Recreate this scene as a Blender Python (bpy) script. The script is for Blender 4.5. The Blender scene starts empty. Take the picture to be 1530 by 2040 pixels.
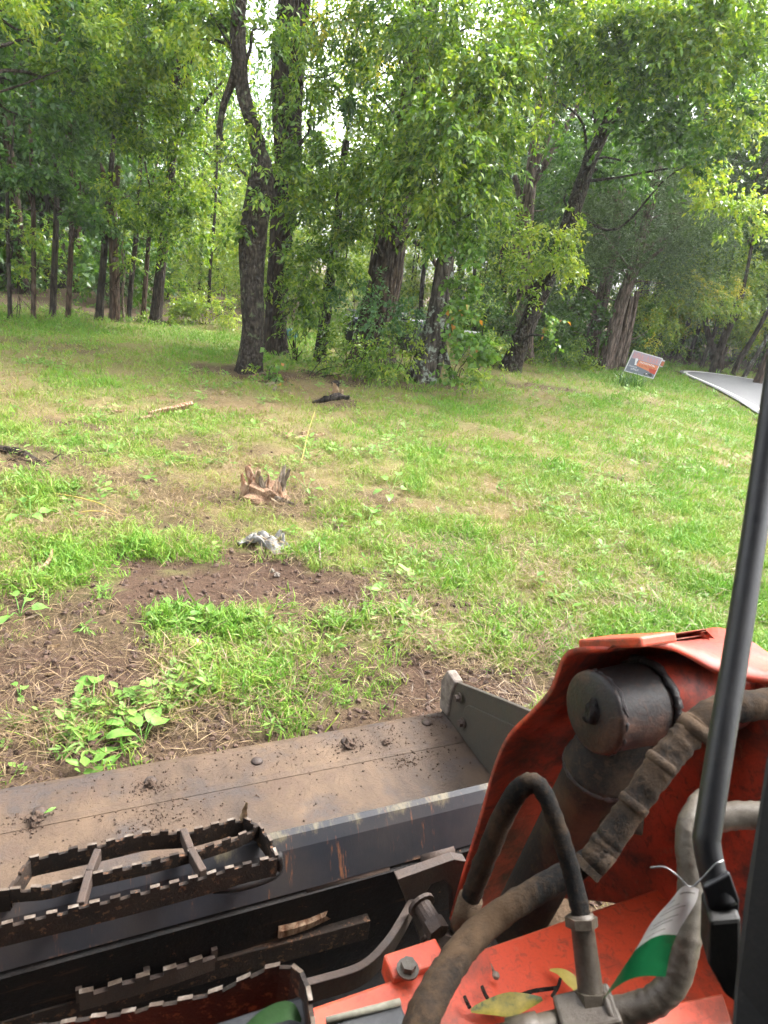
import bpy, math, random
import numpy as np
from mathutils import Vector

S = bpy.context.scene
COL = S.collection
PI = math.pi

# ------------------------------------------------------------------ camera
CAM_H = 1.70
FPX, PITCH, ROLL = 1355.0, math.radians(19.9), math.radians(7.0)
cF = np.array([0, math.cos(PITCH), -math.sin(PITCH)])
_R0 = np.array([1.0, 0, 0]); _U0 = np.array([0, math.sin(PITCH), math.cos(PITCH)])
cR = math.cos(ROLL) * _R0 + math.sin(ROLL) * _U0
cU = math.cos(ROLL) * _U0 - math.sin(ROLL) * _R0
cC = np.array([0, 0, CAM_H])
cd = bpy.data.cameras.new('camera'); cam = bpy.data.objects.new('camera', cd); COL.objects.link(cam)
cd.sensor_fit = 'VERTICAL'; cd.sensor_height = 36.0; cd.sensor_width = 27.0
cd.lens = 36.0 * FPX / 2040.0
cd.clip_start = 0.02; cd.clip_end = 2000
from mathutils import Matrix
cam.matrix_world = Matrix(((cR[0], cU[0], -cF[0], cC[0]), (cR[1], cU[1], -cF[1], cC[1]),
                           (cR[2], cU[2], -cF[2], cC[2]), (0, 0, 0, 1)))
cd.dof.use_dof = True; cd.dof.focus_distance = 6.0; cd.dof.aperture_fstop = 11.0
S.camera = cam

# ------------------------------------------------------------------ sky, sun, exposure
SUN_EL, SUN_AZ = math.radians(52), math.radians(58)      # azimuth clockwise from +Y (sun stands ahead and to the right)
W = bpy.data.worlds.new('World'); S.world = W; W.use_nodes = True
nt = W.node_tree; nt.nodes.clear()
sky = nt.nodes.new('ShaderNodeTexSky'); sky.sky_type = 'NISHITA'; sky.sun_disc = False
sky.sun_elevation = SUN_EL; sky.sun_rotation = SUN_AZ; sky.dust_density = 4.0; sky.air_density = 1.0; sky.ozone_density = 1.0
hs = nt.nodes.new('ShaderNodeHueSaturation'); hs.inputs['Saturation'].default_value = 0.22
bg = nt.nodes.new('ShaderNodeBackground'); bg.inputs['Strength'].default_value = 0.15
wo = nt.nodes.new('ShaderNodeOutputWorld')
nt.links.new(sky.outputs[0], hs.inputs['Color']); nt.links.new(hs.outputs[0], bg.inputs['Color']); nt.links.new(bg.outputs[0], wo.inputs[0])
sd = bpy.data.lights.new('sun', 'SUN'); sd.energy = 1.2; sd.angle = math.radians(18); sd.color = (1.0, 0.98, 0.94)
sun = bpy.data.objects.new('sun', sd); COL.objects.link(sun)
_sv = Vector((math.sin(SUN_AZ) * math.cos(SUN_EL), math.cos(SUN_AZ) * math.cos(SUN_EL), math.sin(SUN_EL)))
sun.rotation_euler = _sv.to_track_quat('Z', 'Y').to_euler(); sun.location = (30, -10, 40)
vs = S.view_settings
vs.view_transform = 'Standard'; vs.look = 'None'; vs.gamma = 1.0; vs.use_curve_mapping = False; vs.exposure = 2.88
S.cycles.max_bounces = 5; S.cycles.diffuse_bounces = 3; S.cycles.glossy_bounces = 3
S.cycles.transmission_bounces = 5; S.cycles.caustics_reflective = False; S.cycles.caustics_refractive = False
S.cycles.use_adaptive_sampling = True; S.cycles.adaptive_threshold = 0.035
S.cycles.use_denoising = True
S.cycles.sample_clamp_indirect = 6.0

# ------------------------------------------------------------------ where a photographed point stands
def ray(x, y): return cF + (x - 765.0) / FPX * cR - (y - 1020.0) / FPX * cU
def gp(x, y, z=0.0):
    d = ray(x, y); return cC + d * (z - cC[2]) / d[2]
def yp(x, y, Y):
    d = ray(x, y); return cC + d * (Y / d[1])
def dp(x, y, t): return cC + ray(x, y) * t
TH = math.radians(25.5)                                  # the machine stands turned to the camera
er = np.array([math.cos(TH), math.sin(TH), 0]); em = np.array([-math.sin(TH), math.cos(TH), 0])
def loc_(P): return np.array([P @ er, P @ em, P[2]])
def mz(x, y, z): return loc_(gp(x, y, z))
def mu(x, y, u):
    d = ray(x, y); return loc_(cC + d * (u / (d @ er)))
def mv(x, y, v):
    d = ray(x, y); return loc_(cC + d * (v / (d @ em)))
def md(x, y, t): return loc_(dp(x, y, t))

# ------------------------------------------------------------------ noise
def _h(ix, iy, s):
    n = (ix.astype(np.int64) * 374761393 + iy.astype(np.int64) * 668265263 + s * 1442695041) & 0x7fffffff
    n = ((n ^ (n >> 13)) * 1274126177) & 0x7fffffff
    return ((n ^ (n >> 16)) & 0xffff) / 65535.0
def vnoise(x, y, s=0):
    x = np.asarray(x, float); y = np.asarray(y, float)
    ix = np.floor(x); iy = np.floor(y); fx = x - ix; fy = y - iy
    fx = fx * fx * (3 - 2 * fx); fy = fy * fy * (3 - 2 * fy)
    a = _h(ix, iy, s); b = _h(ix + 1, iy, s); c = _h(ix, iy + 1, s); d = _h(ix + 1, iy + 1, s)
    return a + (b - a) * fx + (c - a) * fy + (a - b - c + d) * fx * fy
def fbm(x, y, s=0, o=4):
    r = 0; a = .5; t = 0
    for k in range(o):
        r = r + a * vnoise(x * 2 ** k, y * 2 ** k, s + k * 17); t += a; a *= .5
    return r / t
def sstep(a, b, x):
    t = np.clip((x - a) / (b - a), 0, 1); return t * t * (3 - 2 * t)

# ------------------------------------------------------------------ object helpers
def link(o, parent=None):
    COL.objects.link(o)
    if parent is not None: o.parent = parent
    return o
def tag(o, label, cat, group=None, kind=None):
    o['label'] = label
    if cat: o['category'] = cat
    if group: o['group'] = group
    if kind: o['kind'] = kind
    return o
def empty(name, loc=(0, 0, 0), rz=0):
    o = bpy.data.objects.new(name, None); COL.objects.link(o); o.location = loc; o.rotation_euler = (0, 0, rz)
    o.empty_display_size = .2
    return o
def mesh(name, V, F, mats, parent=None, smooth=False, mi=None):
    me = bpy.data.meshes.new(name)
    me.from_pydata([tuple(map(float, v)) for v in V], [], [tuple(map(int, f)) for f in F])
    for m in (mats if isinstance(mats, (list, tuple)) else [mats]): me.materials.append(m)
    if mi is not None: me.polygons.foreach_set('material_index', np.array(mi, dtype=np.int32))
    if smooth: me.polygons.foreach_set('use_smooth', np.ones(len(me.polygons), dtype=bool))
    me.update()
    return link(bpy.data.objects.new(name, me), parent)
def qmesh(name, V, n, mats, mi=None):
    """big mesh of quads: V (4*n,3)"""
    me = bpy.data.meshes.new(name)
    me.vertices.add(4 * n); me.vertices.foreach_set('co', np.ascontiguousarray(V, dtype=np.float32).ravel())
    me.loops.add(4 * n); me.loops.foreach_set('vertex_index', np.arange(4 * n, dtype=np.int32))
    me.polygons.add(n); me.polygons.foreach_set('loop_start', np.arange(0, 4 * n, 4, dtype=np.int32))
    me.polygons.foreach_set('loop_total', np.full(n, 4, dtype=np.int32))
    for m in (mats if isinstance(mats, (list, tuple)) else [mats]): me.materials.append(m)
    if mi is not None: me.polygons.foreach_set('material_index', np.asarray(mi, dtype=np.int32))
    me.update(calc_edges=True); me.validate()
    return me
class MB:
    def __init__(s): s.V = []; s.F = []; s.I = []
    def add(s, V, F, mi=0):
        b = len(s.V); s.V += [tuple(v) for v in V]; s.F += [tuple(i + b for i in f) for f in F]
        s.I += [mi] * len(F) if isinstance(mi, int) else list(mi)
        return s
    def box(s, c, h, ax=None, mi=0):
        c = np.asarray(c, float); A = np.eye(3) if ax is None else np.asarray(ax, float)
        V = [c + A[0] * h[0] * i + A[1] * h[1] * j + A[2] * h[2] * k for k in (-1, 1) for j in (-1, 1) for i in (-1, 1)]
        return s.add(V, [(0, 2, 3, 1), (4, 5, 7, 6), (0, 1, 5, 4), (2, 6, 7, 3), (0, 4, 6, 2), (1, 3, 7, 5)], mi)
    def prism(s, prof, u0, u1, mi=0):
        """profile of (v, z) points extruded along u"""
        n = len(prof)
        V = [(u0, p[0], p[1]) for p in prof] + [(u1, p[0], p[1]) for p in prof]
        F = [tuple(range(n - 1, -1, -1)), tuple(range(n, 2 * n))] + [(i, (i + 1) % n, n + (i + 1) % n, n + i) for i in range(n)]
        return s.add(V, F, mi)
    def slab(s, poly, off, mi=0):
        """polygon of 3-D points thickened by the vector off"""
        n = len(poly); off = np.asarray(off, float)
        V = [np.asarray(p, float) for p in poly] + [np.asarray(p, float) + off for p in poly]
        F = [tuple(range(n - 1, -1, -1)), tuple(range(n, 2 * n))] + [(i, (i + 1) % n, n + (i + 1) % n, n + i) for i in range(n)]
        return s.add(V, F, mi)
    def tube(s, pts, rad, n=12, caps=True, mi=0, warp=None):
        pts = np.asarray(pts, float); m = len(pts)
        rad = np.full(m, rad, float) if np.isscalar(rad) else np.asarray(rad, float)
        T = np.gradient(pts, axis=0); T /= np.linalg.norm(T, axis=1)[:, None] + 1e-12
        a = np.array([1.0, 0, 0]) if abs(T[0][0]) < .8 else np.array([0, 1.0, 0])
        N = np.cross(T[0], a); N /= np.linalg.norm(N)
        V = []
        for i in range(m):
            N = N - T[i] * (N @ T[i]); N /= np.linalg.norm(N) + 1e-12; B = np.cross(T[i], N)
            for k in range(n):
                th = 2 * PI * k / n
                w = 1.0 if warp is None else warp(i, k, m, n)
                V.append(pts[i] + (N * math.cos(th) + B * math.sin(th)) * rad[i] * w)
        F = [(i * n + k, i * n + (k + 1) % n, (i + 1) * n + (k + 1) % n, (i + 1) * n + k) for i in range(m - 1) for k in range(n)]
        if caps: F += [tuple(range(n - 1, -1, -1)), tuple(range((m - 1) * n, m * n))]
        return s.add(V, F, mi)
    def cyl(s, a, b, r, n=20, mi=0): return s.tube([a, b], [r, r], n, True, mi)
    def build(s, name, mats, parent=None, smooth=False):
        return mesh(name, s.V, s.F, mats, parent, smooth, s.I)
def crom(P, k=6):
    P = np.asarray(P, float); Q = np.vstack([2 * P[0] - P[1], P, 2 * P[-1] - P[-2]]); out = []
    for i in range(1, len(Q) - 2):
        for t in np.arange(k) / k:
            a, b, c, d = Q[i - 1], Q[i], Q[i + 1], Q[i + 2]
            out.append(.5 * ((2 * b) + (-a + c) * t + (2 * a - 5 * b + 4 * c - d) * t * t + (-a + 3 * b - 3 * c + d) * t ** 3))
    out.append(P[-1]); return np.array(out)
def bevel(o, w=.004, seg=2):
    m = o.modifiers.new('bevel', 'BEVEL'); m.width = w; m.segments = seg; m.limit_method = 'ANGLE'; m.angle_limit = math.radians(40)
    return o
def hexbolt(mb, c, axis, r, h, n=6, mi=0):
    c = np.asarray(c, float); axis = np.asarray(axis, float) / np.linalg.norm(axis)
    mb.tube([c, c + axis * h * .25], [r * 1.45, r * 1.45], 16, True, mi)
    mb.tube([c + axis * h * .25, c + axis * h], [r, r], n, True, mi)
def _unit(a): return a / (np.linalg.norm(a, axis=-1, keepdims=True) + 1e-12)

# ------------------------------------------------------------------ materials
MAT = {}
class NT:
    def __init__(s, name):
        s.m = bpy.data.materials.new(name); s.m.use_nodes = True; s.t = s.m.node_tree; s.t.nodes.clear()
        s.out = s.t.nodes.new('ShaderNodeOutputMaterial'); MAT[name] = s.m
    def n(s, typ, **kw):
        q = s.t.nodes.new('ShaderNode' + typ)
        for k, v in kw.items(): setattr(q, k, v)
        return q
    def l(s, a, b): s.t.links.new(a, b)
    def val(s, sock, v):
        if hasattr(v, 'links') or hasattr(v, 'is_linked'): s.l(v, sock)
        else: sock.default_value = v
    def noise(s, scale, detail=5, rough=.6, vec=None, stretch=None, dist=0.0, kind='NOISE'):
        co = s.n('TexCoord').outputs['Object'] if vec is None else vec
        if stretch:
            mp = s.n('Mapping'); mp.inputs['Scale'].default_value = stretch; s.l(co, mp.inputs[0]); co = mp.outputs[0]
        if kind == 'VORONOI':
            q = s.n('TexVoronoi'); q.inputs['Scale'].default_value = scale; s.l(co, q.inputs['Vector']); return q.outputs['Distance']
        q = s.n('TexNoise'); q.inputs['Scale'].default_value = scale; q.inputs['Detail'].default_value = detail
        q.inputs['Roughness'].default_value = rough; q.inputs['Distortion'].default_value = dist; s.l(co, q.inputs['Vector'])
        return q.outputs[0]
    def ramp(s, fac, stops):
        q = s.n('ValToRGB'); cr = q.color_ramp
        while len(cr.elements) < len(stops): cr.elements.new(.5)
        for e, (p, c) in zip(cr.elements, stops):
            e.position = p; e.color = (c, c, c, 1) if np.isscalar(c) else (*c, 1)
        s.l(fac, q.inputs[0]); return q.outputs[0]
    def mix(s, fac, a, b, mode='MIX'):
        q = s.n('Mix', data_type='RGBA', blend_type=mode)
        s.val(q.inputs[0], fac)
        for i, v in ((6, a), (7, b)):
            if isinstance(v, tuple): v = (*v, 1)
            s.val(q.inputs[i], v)
        return q.outputs[2]
    def math(s, op, a, b=0.0, c=0.0, clamp=False):
        q = s.n('Math', operation=op); q.use_clamp = clamp
        s.val(q.inputs[0], a); s.val(q.inputs[1], b); s.val(q.inputs[2], c); return q.outputs[0]
    def bump(s, h, strength=.5, dist=.01):
        q = s.n('Bump'); q.inputs['Strength'].default_value = strength; q.inputs['Distance'].default_value = dist
        s.l(h, q.inputs['Height']); return q.outputs[0]
    def bsdf(s, col, rough=.6, metal=0.0, spec=.5, normal=None, coat=0.0, sheen=0.0):
        q = s.n('BsdfPrincipled')
        if isinstance(col, tuple): col = (*col, 1)
        s.val(q.inputs['Base Color'], col); s.val(q.inputs['Roughness'], rough); s.val(q.inputs['Metallic'], metal)
        q.inputs['Specular IOR Level'].default_value = spec; q.inputs['Coat Weight'].default_value = coat
        if normal is not None: s.l(normal, q.inputs['Normal'])
        return q.outputs[0]
    def done(s, sh): s.l(sh, s.out.inputs[0]); return s.m
    def axis(s, i):
        sp = s.n('SeparateXYZ'); s.l(s.n('TexCoord').outputs['Object'], sp.inputs[0]); return sp.outputs[i]

def leaf_mat(name, stops, transl=.48, tcol=(1.4, 1.3, .5), rough=.38, patch=1.6, spec=.5):
    q = NT(name)
    rnd = q.n('NewGeometry').outputs['Random Per Island']
    nz = q.noise(patch, 2, .5)
    f = q.math('ADD', q.math('MULTIPLY', rnd, .75), q.math('MULTIPLY', q.math('SUBTRACT', nz, .38), 1.3), clamp=True)
    c = q.ramp(f, stops)
    tr = q.n('BsdfTranslucent'); q.l(q.mix(1.0, c, tcol, 'MULTIPLY'), tr.inputs[0])
    mx = q.n('MixShader'); mx.inputs[0].default_value = transl
    q.l(q.bsdf(c, rough, 0, spec), mx.inputs[1]); q.l(tr.outputs[0], mx.inputs[2])
    return q.done(mx.outputs[0])
leaf_mat('ash_leaf', [(0, (.022, .060, .009)), (.35, (.065, .145, .016)), (.7, (.145, .25, .026)), (1, (.28, .36, .045))])
leaf_mat('oak_leaf', [(0, (.018, .055, .015)), (.5, (.05, .13, .028)), (1, (.13, .24, .05))])
leaf_mat('lime_leaf', [(0, (.06, .13, .018)), (.5, (.16, .27, .033)), (1, (.31, .37, .05))])
leaf_mat('yellow_leaf', [(0, (.16, .24, .03)), (.5, (.33, .34, .04)), (1, (.50, .42, .06))])
leaf_mat('blue_leaf', [(0, (.03, .085, .035)), (.6, (.06, .145, .055)), (1, (.11, .21, .07))])
leaf_mat('ivy_leaf', [(0, (.05, .12, .02)), (.6, (.10, .21, .035)), (.93, (.16, .28, .05)), (1, (.36, .16, .03))])
leaf_mat('wood_leaf', [(0, (.022, .062, .014)), (.5, (.045, .115, .02)), (1, (.09, .18, .03))])
leaf_mat('cedar_leaf', [(0, (.016, .038, .010)), (.5, (.036, .075, .016)), (1, (.085, .14, .028))], transl=.15, rough=.7)

def tint_grass(name, ramp, transl=.35):
    q = NT(name)
    at = q.n('Attribute', attribute_name='tint', attribute_type='GEOMETRY')
    ri = q.n('NewGeometry').outputs['Random Per Island']
    f = q.math('ADD', at.outputs['Fac'], q.math('MULTIPLY', q.math('SUBTRACT', ri, .5), .45), clamp=True)
    c = q.ramp(f, ramp)
    tr = q.n('BsdfTranslucent'); q.l(c, tr.inputs[0])
    mx = q.n('MixShader'); mx.inputs[0].default_value = transl
    q.l(q.bsdf(c, .5, 0, .3), mx.inputs[1]); q.l(tr.outputs[0], mx.inputs[2])
    return q.done(mx.outputs[0])
tint_grass('grass_blade', [(0, (.30, .20, .09)), (.22, (.25, .21, .075)), (.45, (.205, .265, .042)), (.75, (.145, .265, .028)), (1, (.095, .225, .022))])
tint_grass('straw', [(0, (.06, .037, .02)), (.5, (.16, .107, .056)), (1, (.30, .225, .118))], .15)
tint_grass('weed_leaf', [(0, (.10, .20, .03)), (.5, (.16, .29, .05)), (1, (.25, .38, .10))], .35)

def bark(name, dark, light, lichen=None, scale=14, stretch=(1, 1, .16), bstr=1.0, amt=.62):
    q = NT(name)
    a = q.noise(scale, 7, .65, stretch=stretch, dist=.6)
    b = q.noise(scale * 2.2, 4, .6, stretch=(1, 1, .5))
    c = q.ramp(a, [(.40, dark), (.60, light)])
    c = q.mix(.35, c, q.ramp(b, [(.3, dark), (.7, light)]))
    vo = q.noise(scale * 1.6, kind='VORONOI', stretch=(1, 1, max(.25, stretch[2] * 1.3)))
    c = q.mix(q.math('MULTIPLY', q.ramp(vo, [(.42, 0.0), (.68, 1.0)]), .8), c, dark)
    if lichen:
        ln = q.noise(6, 6, .7)
        c = q.mix(q.ramp(ln, [(amt - .02, 0.0), (amt + .03, 1.0)]), c, lichen)
    h = q.math('SUBTRACT', q.math('ADD', a, q.math('MULTIPLY', b, .4)), q.math('MULTIPLY', vo, .7))
    return q.done(q.bsdf(c, .9, 0, .2, q.bump(h, bstr, .09)))
bark('bark_grey', (.012, .009, .007), (.075, .06, .044), (.085, .10, .055), 17, (1, 1, .4), amt=.60)
bark('bark_brown', (.012, .008, .006), (.07, .05, .036), None, 16, bstr=1.0)
bark('bark_ridged', (.014, .009, .007), (.12, .085, .062), None, 11, (1.2, 1.2, .07), 1.0)
bark('bark_lichen', (.022, .018, .014), (.12, .10, .082), (.24, .27, .22), 12, amt=.56)
bark('bark_cedar', (.04, .028, .022), (.21, .155, .125), None, 14, (1.6, 1.6, .05), .9)
bark('bark_red', (.028, .018, .013), (.12, .078, .055), None, 14, (1.5, 1.5, .08), .8)
bark('bark_wood', (.016, .012, .009), (.085, .066, .05), None, 12)
bark('dead_wood', (.09, .066, .046), (.32, .26, .20), None, 22, (1.5, 1.5, .12), .6)
bark('burnt_wood', (.012, .010, .009), (.11, .09, .078), None, 20, bstr=.9)
bark('torn_wood', (.15, .066, .034), (.48, .35, .235), None, 26, (1.6, 1.6, .10), .6)
bark('pale_wood', (.15, .095, .05), (.34, .25, .155), None, 24, (1, 1, .3), .5)

def ground_mat():
    q = NT('ground_soil')
    dirt = q.n('Attribute', attribute_name='dirt').outputs['Fac']; lush = q.n('Attribute', attribute_name='lush').outputs['Fac']
    wood = q.n('Attribute', attribute_name='wood').outputs['Fac']
    n1 = q.noise(9, 8, .7); n2 = q.noise(70, 6, .7); n3 = q.noise(2.2, 5, .6)
    soil = q.ramp(n1, [(.3, (.034, .0215, .0135)), (.55, (.064, .041, .027)), (.75, (.105, .070, .047))])
    soil = q.mix(.35, soil, q.ramp(n2, [(.35, (.022, .012, .008)), (.65, (.115, .068, .047))]))
    thatch = q.mix(n2, (.085, .058, .03), (.25, .185, .095))
    green = q.mix(n1, (.055, .095, .02), (.14, .185, .04))
    turf = q.mix(q.math('ADD', q.math('MULTIPLY', lush, .75), q.math('MULTIPLY', q.math('SUBTRACT', n3, .5), .7), clamp=True), thatch, green)
    c = q.mix(dirt, turf, soil)
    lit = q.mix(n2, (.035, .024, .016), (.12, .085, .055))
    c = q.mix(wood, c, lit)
    h = q.math('ADD', q.math('MULTIPLY', n1, .6), q.math('MULTIPLY', n2, .5))
    return q.done(q.bsdf(c, .95, 0, .12, q.bump(h, .9, .03)))
ground_mat()
def simple(name, a, b, scale=20, rough=.6, bstr=.2, metal=0.0, detail=6, spec=.5, stretch=None, lo=.35, hi=.65, bd=.005):
    q = NT(name); n = q.noise(scale, detail, .65, stretch=stretch)
    return q.done(q.bsdf(q.ramp(n, [(lo, a), (hi, b)]), rough, metal, spec, q.bump(n, bstr, bd)))
simple('asphalt', (.085, .085, .088), (.13, .13, .132), 60, .9, .3)
simple('road_white', (.35, .34, .31), (.55, .54, .5), 20, .8)
simple('road_yellow', (.30, .25, .12), (.46, .37, .14), 12, .8)
simple('bucket_soil', (.03, .018, .011), (.075, .044, .027), 40, .95, .6)
simple('clod', (.032, .018, .012), (.09, .053, .036), 30, .95, .6)

def paint(name, base, dirtc, rust, grime=.55, wear=.66, rough=.42, scale=7, dirt_amt=.7, bstr=.12, stretch=None, spec=.45, gw=(.12, .18), splat=.5, edge=None):
    q = NT(name)
    g = q.noise(scale, 9, .72, stretch=stretch, dist=.4); w = q.noise(scale * 5, 6, .75, stretch=stretch); f = q.noise(190, 4, .7); m = q.noise(scale * 9, 5, .7, dist=.8)
    st = q.noise(38, 5, .7, stretch=(.12, 1.0, 1.0))
    c = q.mix(q.math('MULTIPLY', q.ramp(g, [(grime - gw[0], 0.0), (grime + gw[1], 1.0)]), dirt_amt), base, dirtc)
    c = q.mix(q.math('MULTIPLY', q.ramp(m, [(.56, 0.0), (.62, 1.0)]), splat), c, dirtc)
    c = q.mix(q.math('MULTIPLY', q.ramp(st, [(.62, 0.0), (.66, 1.0)]), splat * .6), c, rust)
    c = q.mix(q.ramp(w, [(wear, 0.0), (wear + .03, 1.0)]), c, rust)
    c = q.mix(q.math('MULTIPLY', q.ramp(f, [(.52, 0.0), (.68, 1.0)]), .32), c, dirtc)
    if edge:                                                 # paint rubbed through along the edges
        bv = q.n('Bevel'); bv.samples = 4; bv.inputs['Radius'].default_value = .006
        dt = q.n('VectorMath', operation='DOT_PRODUCT'); q.l(bv.outputs[0], dt.inputs[0]); q.l(q.n('NewGeometry').outputs['Normal'], dt.inputs[1])
        ew = q.math('MULTIPLY', q.math('SUBTRACT', q.math('ADD', q.math('MULTIPLY', q.math('SUBTRACT', 1.0, dt.outputs['Value']), 3.0), q.math('MULTIPLY', w, 1.6)), .95), 3.0, clamp=True)
        c = q.mix(ew, c, edge)
    r = q.math('ADD', q.math('MULTIPLY', q.math('ADD', g, m), .3), rough - .2, clamp=True)
    h = q.math('ADD', q.math('ADD', g, q.math('MULTIPLY', m, .4)), q.math('MULTIPLY', f, .25))
    return q.done(q.bsdf(c, r, 0, spec, q.bump(h, bstr * 1.6, .006)))
paint('orange_paint', (0.396, 0.0378, 0.0117), (0.02268, 0.01102, 0.007776), (0.01944, 0.01037, 0.007776), .50, .66, .46, 5, .92, gw=(.08, .12), splat=.5, edge=(.30, .12, .07))
paint('orange_clean', (0.4867, 0.05148, 0.01591), (0.0864, 0.0288, 0.01584), (0.0324, 0.01426, 0.009072), .54, .68, .42, 6, .75, gw=(.07, .10), splat=.45, edge=(.38, .15, .09))
paint('black_paint', (0.0042, 0.0042, 0.00504), (0.0192, 0.01296, 0.0096), (0.096, 0.042, 0.021), .56, .66, .5, 6, .6, .3, spec=.25, edge=(.10, .05, .025))
paint('dark_frame', (0.00294, 0.002695, 0.002695), (0.01386, 0.00819, 0.00567), (0.1008, 0.0504, 0.0252), .56, .64, .6, 9, .7, .4, spec=.2)
paint('rusty_black', (0.00686, 0.00588, 0.00588), (0.0308, 0.01904, 0.01232), (0.105, 0.0525, 0.028), .46, .57, .65, 10, .85, .5, spec=.25)
paint('rusty_steel', (0.0225, 0.015, 0.012), (0.05625, 0.03225, 0.02025), (0.0375, 0.02625, 0.0225), .5, .66, .6, 12, .8, .35)
paint('side_steel', (0.0204, 0.0186, 0.012), (0.045, 0.0312, 0.0198), (0.036, 0.024, 0.018), .5, .64, .65, 9, .8, .3)
paint('greasy_steel', (0.00735, 0.0063, 0.0063), (0.06188, 0.0297, 0.01815), (0.00375, 0.003, 0.00375), .51, .62, .42, 8, .9, .4, gw=(.05, .08), spec=.35)
paint('grease', (0.0072, 0.0054, 0.0066), (0.03, 0.0168, 0.0144), (0.018, 0.0084, 0.0108), .5, .6, .24, 25, .6, .8)
paint('cylinder_mud', (0.00784, 0.00616, 0.00504), (0.05652, 0.03458, 0.01928), (0.014, 0.0112, 0.0091), .50, .7, .75, 7, .95, .35, spec=.25, gw=(.08, .1))
paint('rubber_mud', (0.00336, 0.00336, 0.00336), (.046, .028, .015), (0.0162, 0.01026, 0.00648), .52, .74, .85, 5, .9, .5, spec=.18, gw=(.05, .09), splat=.12)
paint('sleeve_mud', (0.01147, 0.008287, 0.006375), (0.07481, 0.04702, 0.02707), (0.015, 0.01125, 0.00825), .47, .7, .75, 10, .95, .5, spec=.25, gw=(.08, .1))
paint('zinc', (0.07331, 0.06056, 0.04462), (0.03375, 0.02092, 0.01215), (0.0405, 0.027, 0.01688), .52, .70, .42, 12, .9, .2, gw=(.07, .1))
paint('guard_paint', (0.008736, 0.009072, 0.01075), (0.0168, 0.01512, 0.01411), (0.03696, 0.0336, 0.03192), .62, .78, .40, 12, .4, .08)
paint('post_paint', (0.0048, 0.0045, 0.0042), (0.018, 0.0156, 0.0132), (0.036, 0.03, 0.024), .6, .76, .55, 12, .5, .08)
def worn_top(name):
    q = NT(name); n = q.noise(40, 5, .7)
    c = q.ramp(n, [(.3, (.035, .019, .012)), (.5, (.085, .062, .045)), (.7, (.22, .19, .16))])
    return q.done(q.bsdf(c, .5, .25, .5, q.bump(n, .3, .003)))
worn_top('worn_edge')
def beam_mat():
    q = NT('beam_paint')
    z = q.axis(2); s1 = q.noise(14, 9, .8, stretch=(1, .4, .4)); s2 = q.noise(55, 4, .8, stretch=(1, .1, .1)); g = q.noise(5, 6, .6)
    base = q.mix(q.ramp(g, [(.4, 0.0), (.7, .8)]), (.009, .010, .014), (.028, .023, .021))
    sc = q.ramp(s2, [(.60, 0.0), (.66, 1.0)])
    base = q.mix(q.math('MULTIPLY', sc, q.ramp(s1, [(.45, 0.0), (.58, 1.0)])), base, (.13, .052, .022))
    e = q.math('ADD', q.math('MULTIPLY', q.math('SUBTRACT', z, .497), 55.0), q.math('MULTIPLY', q.math('SUBTRACT', s1, .56), 8.0), clamp=True)
    base = q.mix(e, base, q.mix(s1, (.035, .026, .015), (.115, .097, .06)))
    lo = q.math('ADD', q.math('MULTIPLY', q.math('SUBTRACT', .404, z), 60.0), q.math('MULTIPLY', q.math('SUBTRACT', s1, .55), 4.0), clamp=True)
    base = q.mix(lo, base, (.24, .13, .075))
    return q.done(q.bsdf(base, .6, 0, .3, q.bump(s1, .3, .004)))
beam_mat()
def bucket_mat():
    q = NT('bucket_dust')
    g = q.noise(2.2, 9, .66); st = q.noise(16, 6, .7, stretch=(1, .22, 1)); f = q.noise(90, 5, .7); b = q.noise(5, 6, .6)
    c = q.ramp(g, [(.38, (.019, .0115, .007)), (.5, (.05, .031, .0175)), (.64, (.095, .061, .034))])
    c = q.mix(.35, c, q.ramp(st, [(.3, (.03, .018, .011)), (.7, (.12, .075, .046))]))
    c = q.mix(q.math('MULTIPLY', q.ramp(b, [(.50, 0.0), (.62, 1.0)]), .75), c, (.032, .026, .025))
    sm = q.noise(9, 7, .75, dist=1.5); c = q.mix(q.math('MULTIPLY', q.ramp(sm, [(.52, 0.0), (.62, 1.0)]), .6), c, (.055, .032, .02))
    c = q.mix(q.math('MULTIPLY', q.ramp(f, [(.5, 0.0), (.72, 1.0)]), .45), c, (.07, .045, .03))
    h = q.math('ADD', q.math('MULTIPLY', g, .4), q.math('MULTIPLY', f, .3))
    return q.done(q.bsdf(c, .72, 0, .35, q.bump(q.math('ADD', h, q.math('MULTIPLY', sm, .5)), .7, .012)))
bucket_mat()
simple('cloth', (.10, .09, .075), (.24, .235, .22), 30, .85, .3)
simple('stone', (.07, .055, .043), (.17, .14, .115), 30, .9, .7)
simple('sign_white', (.36, .36, .36), (.42, .42, .42), 20, .5, .0)
simple('black_wire', (.02, .02, .02), (.03, .03, .03), 20, .5, .0)
simple('steel_wire', (.22, .22, .22), (.32, .32, .32), 20, .35, .0, 1.0)
def paper(name, a, b):
    q = NT(name); c = q.ramp(q.noise(14, 4, .6), [(.35, a), (.65, b)]); tr = q.n('BsdfTranslucent'); q.l(c, tr.inputs[0]); mx = q.n('MixShader'); mx.inputs[0].default_value = .55
    q.l(q.bsdf(c, .45, 0, .4), mx.inputs[1]); q.l(tr.outputs[0], mx.inputs[2]); return q.done(mx.outputs[0])
paper('tag_green', (.004, .05, .018), (.007, .08, .028))
paper('tag_white', (.24, .225, .215), (.38, .365, .355))
simple('tag_ink', (.02, .014, .016), (.05, .035, .035), 60, .4, .0)
simple('trim_pale', (.16, .15, .11), (.26, .245, .19), 50, .7, .2)
simple('panel_dark', (.014, .015, .017), (.028, .029, .031), 60, .6, .2)
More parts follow.
